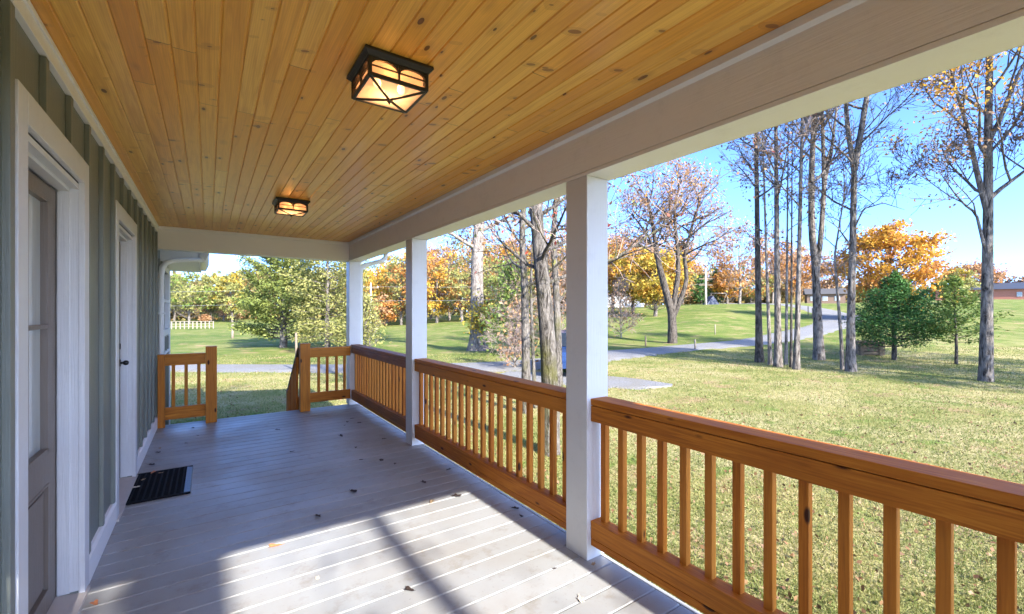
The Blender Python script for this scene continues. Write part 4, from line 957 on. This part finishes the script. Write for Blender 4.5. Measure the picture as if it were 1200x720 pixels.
for i, (px, d, h_, w_, lf, lf2, fr, lab) in enumerate([(485, 88, 15.0, 5.0, L_olive, L_russet, .4, 'tall olive tree rising behind the middle post'), (505, 92, 16.0, 5.5, L_russet, L_orange, .4, 'tall russet tree in the second row right of the middle post'),
        (549, 90, 16.5, 5.5, L_mid, L_olive, .5, 'tall green tree in the second row left of the big trunk'), (582, 92, 17.0, 5.5, L_russet, L_olive, .5, 'tall brown-olive tree in the second row right of the big trunk'), (604, 88, 16.0, 5.0, L_orange, L_russet, .5, 'tall orange tree in the second row behind the mossy trunk'), (440, 95, 12.5, 4.5, L_olive, L_mid, .4, 'green tree in the second row right of the corner post'), (715, 100, 15.5, 5.5, L_russet, L_orange, .4, 'tall russet tree in the second row right of the largest post'), (758, 104, 14.5, 5.5, L_orange, L_russet, .5, 'orange-brown tree in the second row behind the yellow trees'),
        (800, 108, 13.0, 5.5, L_russet, L_olive, .4, 'brown tree in the second row behind the three-stemmed tree'), (826, 112, 9.5, 4.5, L_olive, L_russet, .5, 'olive tree in the second row behind the utility pole'), (920, 118, 13.0, 6, L_russet, L_orange, .3, 'russet tree in the second row behind the clump'), (957, 120, 12.0, 6, L_orange, L_russet, .5, 'orange-brown tree rising behind the farmhouse')]):
    crown_tree('field_tree', tuple(at(px, d)), lab, group='autumn trees along the far side of the fields', seed=300 + i, h=h_, w=w_, clumps=100, per=34, lsize=.24, leaf=lf, leaf_b=lf2, frac_b=fr, r=.2, fb=.06, bare=.2)
for px, d, h_, lab in ((838, 90, 7.4, 'dark pointed evergreen left of the small orange-yellow tree'), (822, 98, 7.8, 'evergreen behind the pale utility pole'), (1095, 120, 5.0, 'distant dark evergreen left of the small olive tree')):
    conifer('evergreen', tuple(at(px, d)), lab, 'dark evergreens on the hill', seed=int(px), h=h_, w=2.2, nb=50, per=45, r=.12, lsize=.26, leaf=L_green, base=.05, shape=.7)

# far-off woodland reading as one mass
rng = np.random.default_rng(99); cs = []; TT_ = Tubes()
def skyline(px): return float(np.interp(px, [-700, 190, 230, 300, 430, 500, 620, 720, 800, 830, 960, 1080, 1120, 1600], [310, 322, 336, 320, 322, 302, 300, 300, 322, 338, 338, 347, 352, 352]))
for i in range(430):
    px = rng.uniform(-700, 1600); d = rng.uniform(112, 165); p = at(px, d); top = EYE + (HZ - skyline(px) + rng.uniform(-6, 9)) / FPX * d; hh = top - p.z
    if hh < 1: continue
    wv_ = rng.uniform(3.5, 6.5); n = 400
    u = rng.normal(size=(n, 3)); u /= np.linalg.norm(u, axis=1, keepdims=True); u *= rng.uniform(.3, 1, (n, 1)) ** .4
    cs.append(np.array([p.x, p.y, p.z + hh * .52]) + u * A(wv_, wv_, hh * .5)); cs.append(np.array([p.x, p.y, p.z]) + rng.normal(size=(90, 3)) * A(wv_ * .8, wv_ * .8, 0) + rng.uniform(-.3, 1, (90, 1)) * A(0, 0, max(1.6, hh * .3))); TT_.add(A((p.x, p.y, p.z - .5), (p.x + .2, p.y, p.z + hh * .5), (p.x, p.y, p.z + hh * .9)), A(.22, .15, .05), 4)
L_wood = mk_leaf('far_wood_leaves', [(.26, .17, .07), (.24, .22, .06), (.34, .19, .06), (.16, .17, .05), (.36, .26, .08)], .2, .08)
wd = leaves('far_woodland', np.concatenate(cs), .58, rng, L_wood, None); tag(wd, kind='stuff')
tag(TT_.build('far_woodland_trunks', bark_grey, None), kind='stuff')

# trees beyond the frame that shade the porch and lawn
p = Vector((.16, -9.2, -.7)); base = A(p.x, p.y, p.z)
tp = [A(0, 0, -.2), A(.0, 0, 2.5), A(.03, 0, 4.6), A(.02, 0, 6.0), A(-.02, 0, 7.2), A(.05, .1, 9), A(0, 0, 13)]
broadleaf('shade_tree', tuple(p), 'bare tree on the lawn behind the near end of the porch', seed=81, r=.31, fb=.68, nl=12, ll=3.4, trunk_pts=tp, taper=.35, flare=1.3, leaf=L_russet, nleaf=900, lsize=.07, lspread=.2,
          forks=[([A(.03, 0, 4.2), A(.55, 0, 5.1), A(1.02, 0, 5.9), A(1.13, 0, 6.6), A(1.08, 0, 7.3), A(1.2, 0, 9)], .085, .75, 4)])
rng = np.random.default_rng(8); q = np.stack([rng.uniform(.35, 1.75, 14), rng.uniform(-1.5, .8, 14), rng.uniform(6.5, 7.7, 14)], 1); q[:, 2] -= q[:, 1] * -.57; c = q[rng.integers(0, 14, 260)] + rng.normal(size=(260, 3)) * .16; leaves('shading_leaves', c, .05, rng, L_russet, bpy.data.objects.get('shade_tree'))  # unseen leaf clumps added to dim and mottle the sunlit deck patch
for i, (x, y, h_, nl_) in enumerate([(-2.5, -17, 14, 13), (20.3, -9, 14, 16), (23.5, -6, 14, 16), (26.5, -11, 15, 16), (22.2, -14.5, 14, 15), (29, -3, 14, 14)]):
    broadleaf('shade_tree', (x, y, G(x, y)), ['bare tree behind the house corner', 'first tree of the row off the right of the lawn', 'second tree of the row off the lawn', 'third tree of the row off the lawn', 'bare tree far off the right edge of the lawn', 'farthest bare tree to the south-east'][i],
              group='bare trees beside and behind the viewpoint', seed=90 + i, h=h_, r=.2, fb=.3, nl=nl_, ll=3.4, sub=(6, 5), leaf=L_russet, nleaf=4500 if x > 0 else 900, lsize=.10)

# ------------------------------------------------------------------ things in the yard and on the hill
def obj_at(px, d): p = at(px, d); return p
# pale rail fence
p0, p1 = at(170, 66), at(250, 70); fr_ = empty('rail_fence', tuple(p0), 'pale three-rail fence across the far left field', 'fence')
fw = painted('sunbleached_rail', (.27, .225, .165), .8, .1); rel = lambda q: Vector(q) - p0
N = 17
for i in range(N):
    q = p0.lerp(p1, i / (N - 1)); q.z = G(q.x, q.y); BM().box(q.x - .07, q.x + .07, q.y - .07, q.y + .07, q.z - .1, q.z + 1.15, .01).done('post', fw, fr_, tuple(p0))
for zz in (.35, .75, 1.12):
    a_ = Vector(p0); c_ = Vector(p1); b = BM(); b.tube([(a_.x, a_.y, a_.z + zz), ((a_.x + c_.x) / 2, (a_.y + c_.y) / 2, G((a_.x + c_.x) / 2, (a_.y + c_.y) / 2) + zz), (c_.x, c_.y, G(c_.x, c_.y) + zz)], .045, 4); b.done('rail', fw, fr_, tuple(p0))
def stake(px, d, h_, r_, lab, name='field_post', mat_=None):
    p = at(px, d); b = BM(); b.tube([(0, 0, -.15), (.01, 0, h_ * .5), (.0, .01, h_)], [r_, r_ * .95, r_ * .9], 8); o = b.done(name, mat_ or wood_w); o.location = p; tag(o, lab, 'post', 'small wooden posts in the fields')
stake(272.5, 42, 1.35, .12, 'pale stump-like post in the left field below the cedar', mat_=fw)
stake(347, 16.2, 1.45, .045, 'thin grey post standing behind the right newel of the steps')
stake(756.5, 27.2, .62, .05, 'dark short post left of the three-stemmed tree'); stake(814.6, 24.4, .58, .05, 'short pale post at the lawn edge of the drive', mat_=fw); stake(838, 33, .75, .04, 'thin post on the far side of the drive', mat_=fw)
stake(947, 50, 1.1, .05, 'post at the outer curve of the drive'); stake(952, 47, 1.1, .05, 'second post at the curve of the drive')
# stacked timber crib near the juniper
cr = empty('timber_crib', tuple(at(1017, 21.5)), 'low grey crib of stacked timbers left of the juniper foot', 'timber stack', rz=.5)
for i in range(4):
    for s_ in (-1, 1):
        BM().box(-.68, .68, s_ * .36 - .07, s_ * .36 + .07, -.05 + i * .16, .09 + i * .16, .012).done('timber', wood_w, cr)
        BM().box(s_ * .56 - .07, s_ * .56 + .07, -.52, .52, .03 + i * .16, .166 + i * .16, .012).done('timber', wood_w, cr)
# brick building on the skyline
p = at(1196, 100); bb = empty('brick_building', tuple(p), 'long low red brick building on the far skyline, right edge', 'building', rz=-YAW - .75)
BM().box(-14, 14, -4, 4, -1, 2.5).done('wall', brick_m, bb)
BM().prism([(-4.6, 2.5), (4.6, 2.5), (0, 4.1)], 'x', -14.5, 14.5).done('roof', painted('slate_blue_roof', (.05, .06, .08), .6, .1), bb)
for i in range(5):
    w_ = BM().box(-12.2 + i * 5.6, -11.4 + i * 5.6, -4.06, -4.01, .8, 1.8).done('window', white_z, bb); BM().box(-12.13 + i * 5.6, -11.47 + i * 5.6, -4.1, -4.07, .87, 1.73).done('pane', glass, w_)
p = at(966, 88); fh = empty('farmhouse', tuple(p), 'small brown farmhouse seen between trunks at the top of the drive', 'house', rz=-YAW - .5)
fh.scale = (.7, .7, .85)
BM().box(-4.4, 4.4, -3, 3, -.8, 2.1).done('wall', painted('brown_cladding', (.20, .13, .09), .8, .1), fh); BM().prism([(-3.7, 2.1), (3.7, 2.1), (0, 3.5)], 'x', -4.9, 4.9).done('roof', painted('grey_roof', (.09, .085, .08), .7, .1), fh)
for i in range(3):
    w_ = BM().box(-3.6 + i * 2.8, -2.4 + i * 2.8, -3.07, -3.01, .6, 1.6).done('window', white_z, fh); BM().box(-3.5 + i * 2.8, -2.5 + i * 2.8, -3.11, -3.08, .7, 1.5).done('pane', glass, w_)
p = at(722, 92); gh = empty('barn', tuple(p), 'pale grey-roofed outbuilding glimpsed through the yellow trees', 'barn', rz=-YAW)
BM().box(-5, 5, -3, 3, -.8, 2.8).done('wall', painted('pale_siding', (.5, .5, .5), .7, .05), gh); BM().prism([(-3.5, 2.8), (3.5, 2.8), (0, 4.6)], 'x', -5.4, 5.4).done('roof', painted('tin_roof', (.42, .44, .46), .4, .05), gh)
BM().box(-1, 1, -3.07, -3.01, -.5, 1.8).done('door', white_z, gh)
# swing set and little tent
p = at(842, 78); sw = empty('swing_set', tuple(p), 'wooden A-frame swing set beside the pale utility pole', 'swing set', rz=-YAW + .2)
for s_ in (-1.5, 1.5):
    for q in (-1, 1): BM().tube([(s_, q * .9, -.1), (s_, 0, 2.0)], .06, 6).done('leg', fw, sw)
BM().tube([(-1.7, 0, 2.0), (1.7, 0, 2.0)], .07, 6).done('crossbar', fw, sw)
for s_ in (-.6, .6): BM().box(s_ - .22, s_ + .22, -.08, .08, .5, .55).box(s_ - .21, s_ - .19, -.01, .01, .55, 2.0).box(s_ + .19, s_ + .21, -.01, .01, .55, 2.0).done('swing', black_m, sw)
p = at(833, 76); tn = BM().prism([(-1.1, 0), (1.1, 0), (0, 1.5)], 'y', -.9, .9).done('play_tent', painted('dark_canvas', (.07, .08, .12), .7, .2)); tn.location = p; tn.rotation_euler = (0, 0, -YAW); tag(tn, 'dark pointed play tent next to the swing set', 'tent')
# utility poles and wires
def pole(px, d, h_, lab, m_, bars=1, r_=.14):
    p = at(px, d); o = empty('utility_pole', tuple(p), lab, 'utility pole', 'utility poles', rz=-YAW + R(90) * 0)
    BM().tube([(0, 0, -.5), (0, 0, h_)], [r_, r_ * .7], 10).done('pole', m_, o)
    for k in range(bars): BM().box(-1.1, 1.1, -.06, .06, h_ - .75 - k * 1.0, h_ - .62 - k * 1.0, .01).done('crossarm', wood_w, o)
    for s_ in (-.95, 0, .95): BM().tube([(s_, 0, h_ - .62), (s_, 0, h_ - .44)], .05, 6).done('insulator', white_z, o)
    return p + Vector((0, 0, h_ - .5))
pale = painted('sunbleached_pole', (.50, .46, .40), .8, .1)
ends = [pole(-300, 60, 6.6, 'utility pole off to the far left', wood_w), pole(434.5, 60, 6.4, 'thin grey utility pole right of the corner post', pale), pole(827, 72, 5.9, 'pale utility pole with low crossarms on the hill', pale, 3, .2)]
def wire(a_, c_, dz, lab):
    b = BM(); pts = [a_.lerp(c_, k / 14) + Vector((0, 0, dz - 4 * .9 * (k / 14) * (1 - k / 14))) for k in range(15)]; o = b.tube(pts, .013, 4).done('utility_wire', NT('wire', .5).color((.30, .30, .30)).m); tag(o, lab, 'wire', 'overhead wires')
wire(ends[0], ends[1], 0, 'upper overhead wire crossing in front of the olive trees'); wire(ends[0], ends[1], -1.9, 'lower overhead wire crossing in front of the olive trees')
wire(ends[1], ends[2], 0, 'upper overhead wire past the middle post'); wire(ends[1], ends[2], -1.9, 'lower overhead wire past the middle post')

# parked car beyond the near trees
def car():
    p = at(677, 16.6); root = empty('parked_car', tuple(p), 'dark blue car parked on the gravel behind the near mossy trunks', 'car', rz=-YAW - .148)
    cg = NT('dark_car_glass', .08, .6); cg.color((.02, .025, .03)); cg = cg.m
    blue = NT('blue_car_paint', .25, .6); blue.color((.018, .045, .13)); blue.b.inputs['Coat Weight'].default_value = .6
    b = BM(); b.prism([(-2.2, .35), (-2.25, .62), (-2.15, .88), (-1.2, .98), (1.9, .98), (2.2, .92), (2.25, .6), (2.2, .35)], 'x', -.88, .88)
    b.prism([(-1.25, .97), (-.55, 1.46), (1.35, 1.5), (2.0, .97)], 'x', -.74, .74)
    o = b.done('body', blue.m, root); m = o.modifiers.new('bevel', 'BEVEL'); m.width = .06; m.segments = 3
    for s_ in (-1, 1):
        BM().prism([(-1.0, 1.0), (-.5, 1.39), (.35, 1.41), (.35, 1.0)], 'x', s_ * .745 - .006, s_ * .745 + .006).done('side_window', cg, root); BM().prism([(.42, 1.0), (.42, 1.41), (1.25, 1.42), (1.65, 1.0)], 'x', s_ * .745 - .006, s_ * .745 + .006).done('side_window', cg, root)
        for yy in (-1.4, 1.4):
            t_ = BM().tube([(s_ * .70, yy, .33), (s_ * .90, yy, .33)], .33, 24).done('wheel', rubber, root); BM().tube([(s_ * .895, yy, .33), (s_ * .915, yy, .33)], .20, 16).done('rim', gutter_m, t_)
        BM().box(s_ * .68 - .14, s_ * .68 + .14, -2.27, -2.20, .66, .78, .01).done('headlight', cg, root); BM().box(s_ * .70 - .12, s_ * .70 + .12, 2.2, 2.27, .66, .80, .01).done('tail_light', L_red, root)
    b = BM(); vs = [b.b.verts.new(q) for q in ((-.68, -1.22, 1.0), (.68, -1.22, 1.0), (.62, -.60, 1.44), (-.62, -.60, 1.44))]; b.b.faces.new(vs); b.done('windscreen', cg, root).location = (0, -.02, .015)
    for yy in (-2.3, 2.26): BM().box(-.82, .82, yy - .02, yy + .04, .36, .56, .02).done('bumper', blue.m, root)
car()

# ------------------------------------------------------------------ grass blades and fallen leaves near the porch
L_grass = mk_leaf('grass_blades', [(.13, .18, .038), (.24, .255, .07), (.40, .345, .14), (.50, .415, .205), (.26, .25, .075)], .4, .55)
rng = np.random.default_rng(4)
def scatter(n, dmin, dmax, p0=-750, p1=1330, power=1.):
    d = dmin * (dmax / dmin) ** rng.uniform(0, 1, n) ; px = rng.uniform(p0, p1, n); s = (px - 600) / FPX * d
    x, y = FX * d + FY * s, FY * d - FX * s
    ok = ~((x > -9) & (x < 2.1) & (y > -1.3) & (y < 9.6) & ((x < -.5) | (y < 8.1))); return x[ok], y[ok], d[ok]
x, y, d = scatter(420000, 2.0, 24, 60, 1500)
n = len(x); z = ground(x, y); a = rng.uniform(0, 6.283, n); hgt = rng.uniform(.012, .036, n) * (1 + .03 * d); wd_ = .0035 * (1 + .16 * d); lean = rng.normal(size=(n, 2)) * .022
V = np.empty((n, 3, 3)); ca, sa = np.cos(a) * wd_, np.sin(a) * wd_
V[:, 0] = np.stack([x - ca, y - sa, z - .004], 1); V[:, 1] = np.stack([x + ca, y + sa, z - .004], 1); V[:, 2] = np.stack([x + lean[:, 0], y + lean[:, 1], z + hgt], 1)
tag(npmesh('grass_blades', V.reshape(-1, 3), np.arange(3 * n).reshape(-1, 3), L_grass), kind='stuff')
x, y, d = scatter(12000, 2.2, 34, 60, 1500)
keep = rng.uniform(size=len(x)) < .75; x, y, d = x[keep], y[keep], d[keep]
z = ground(x, y) + .03 + .01 * rng.uniform(size=len(x)); tag(leaves('fallen_leaves', np.stack([x, y, z], 1), .019, rng, L_brown, None, aspect=.7, flat=.0, var=.5), kind='stuff')
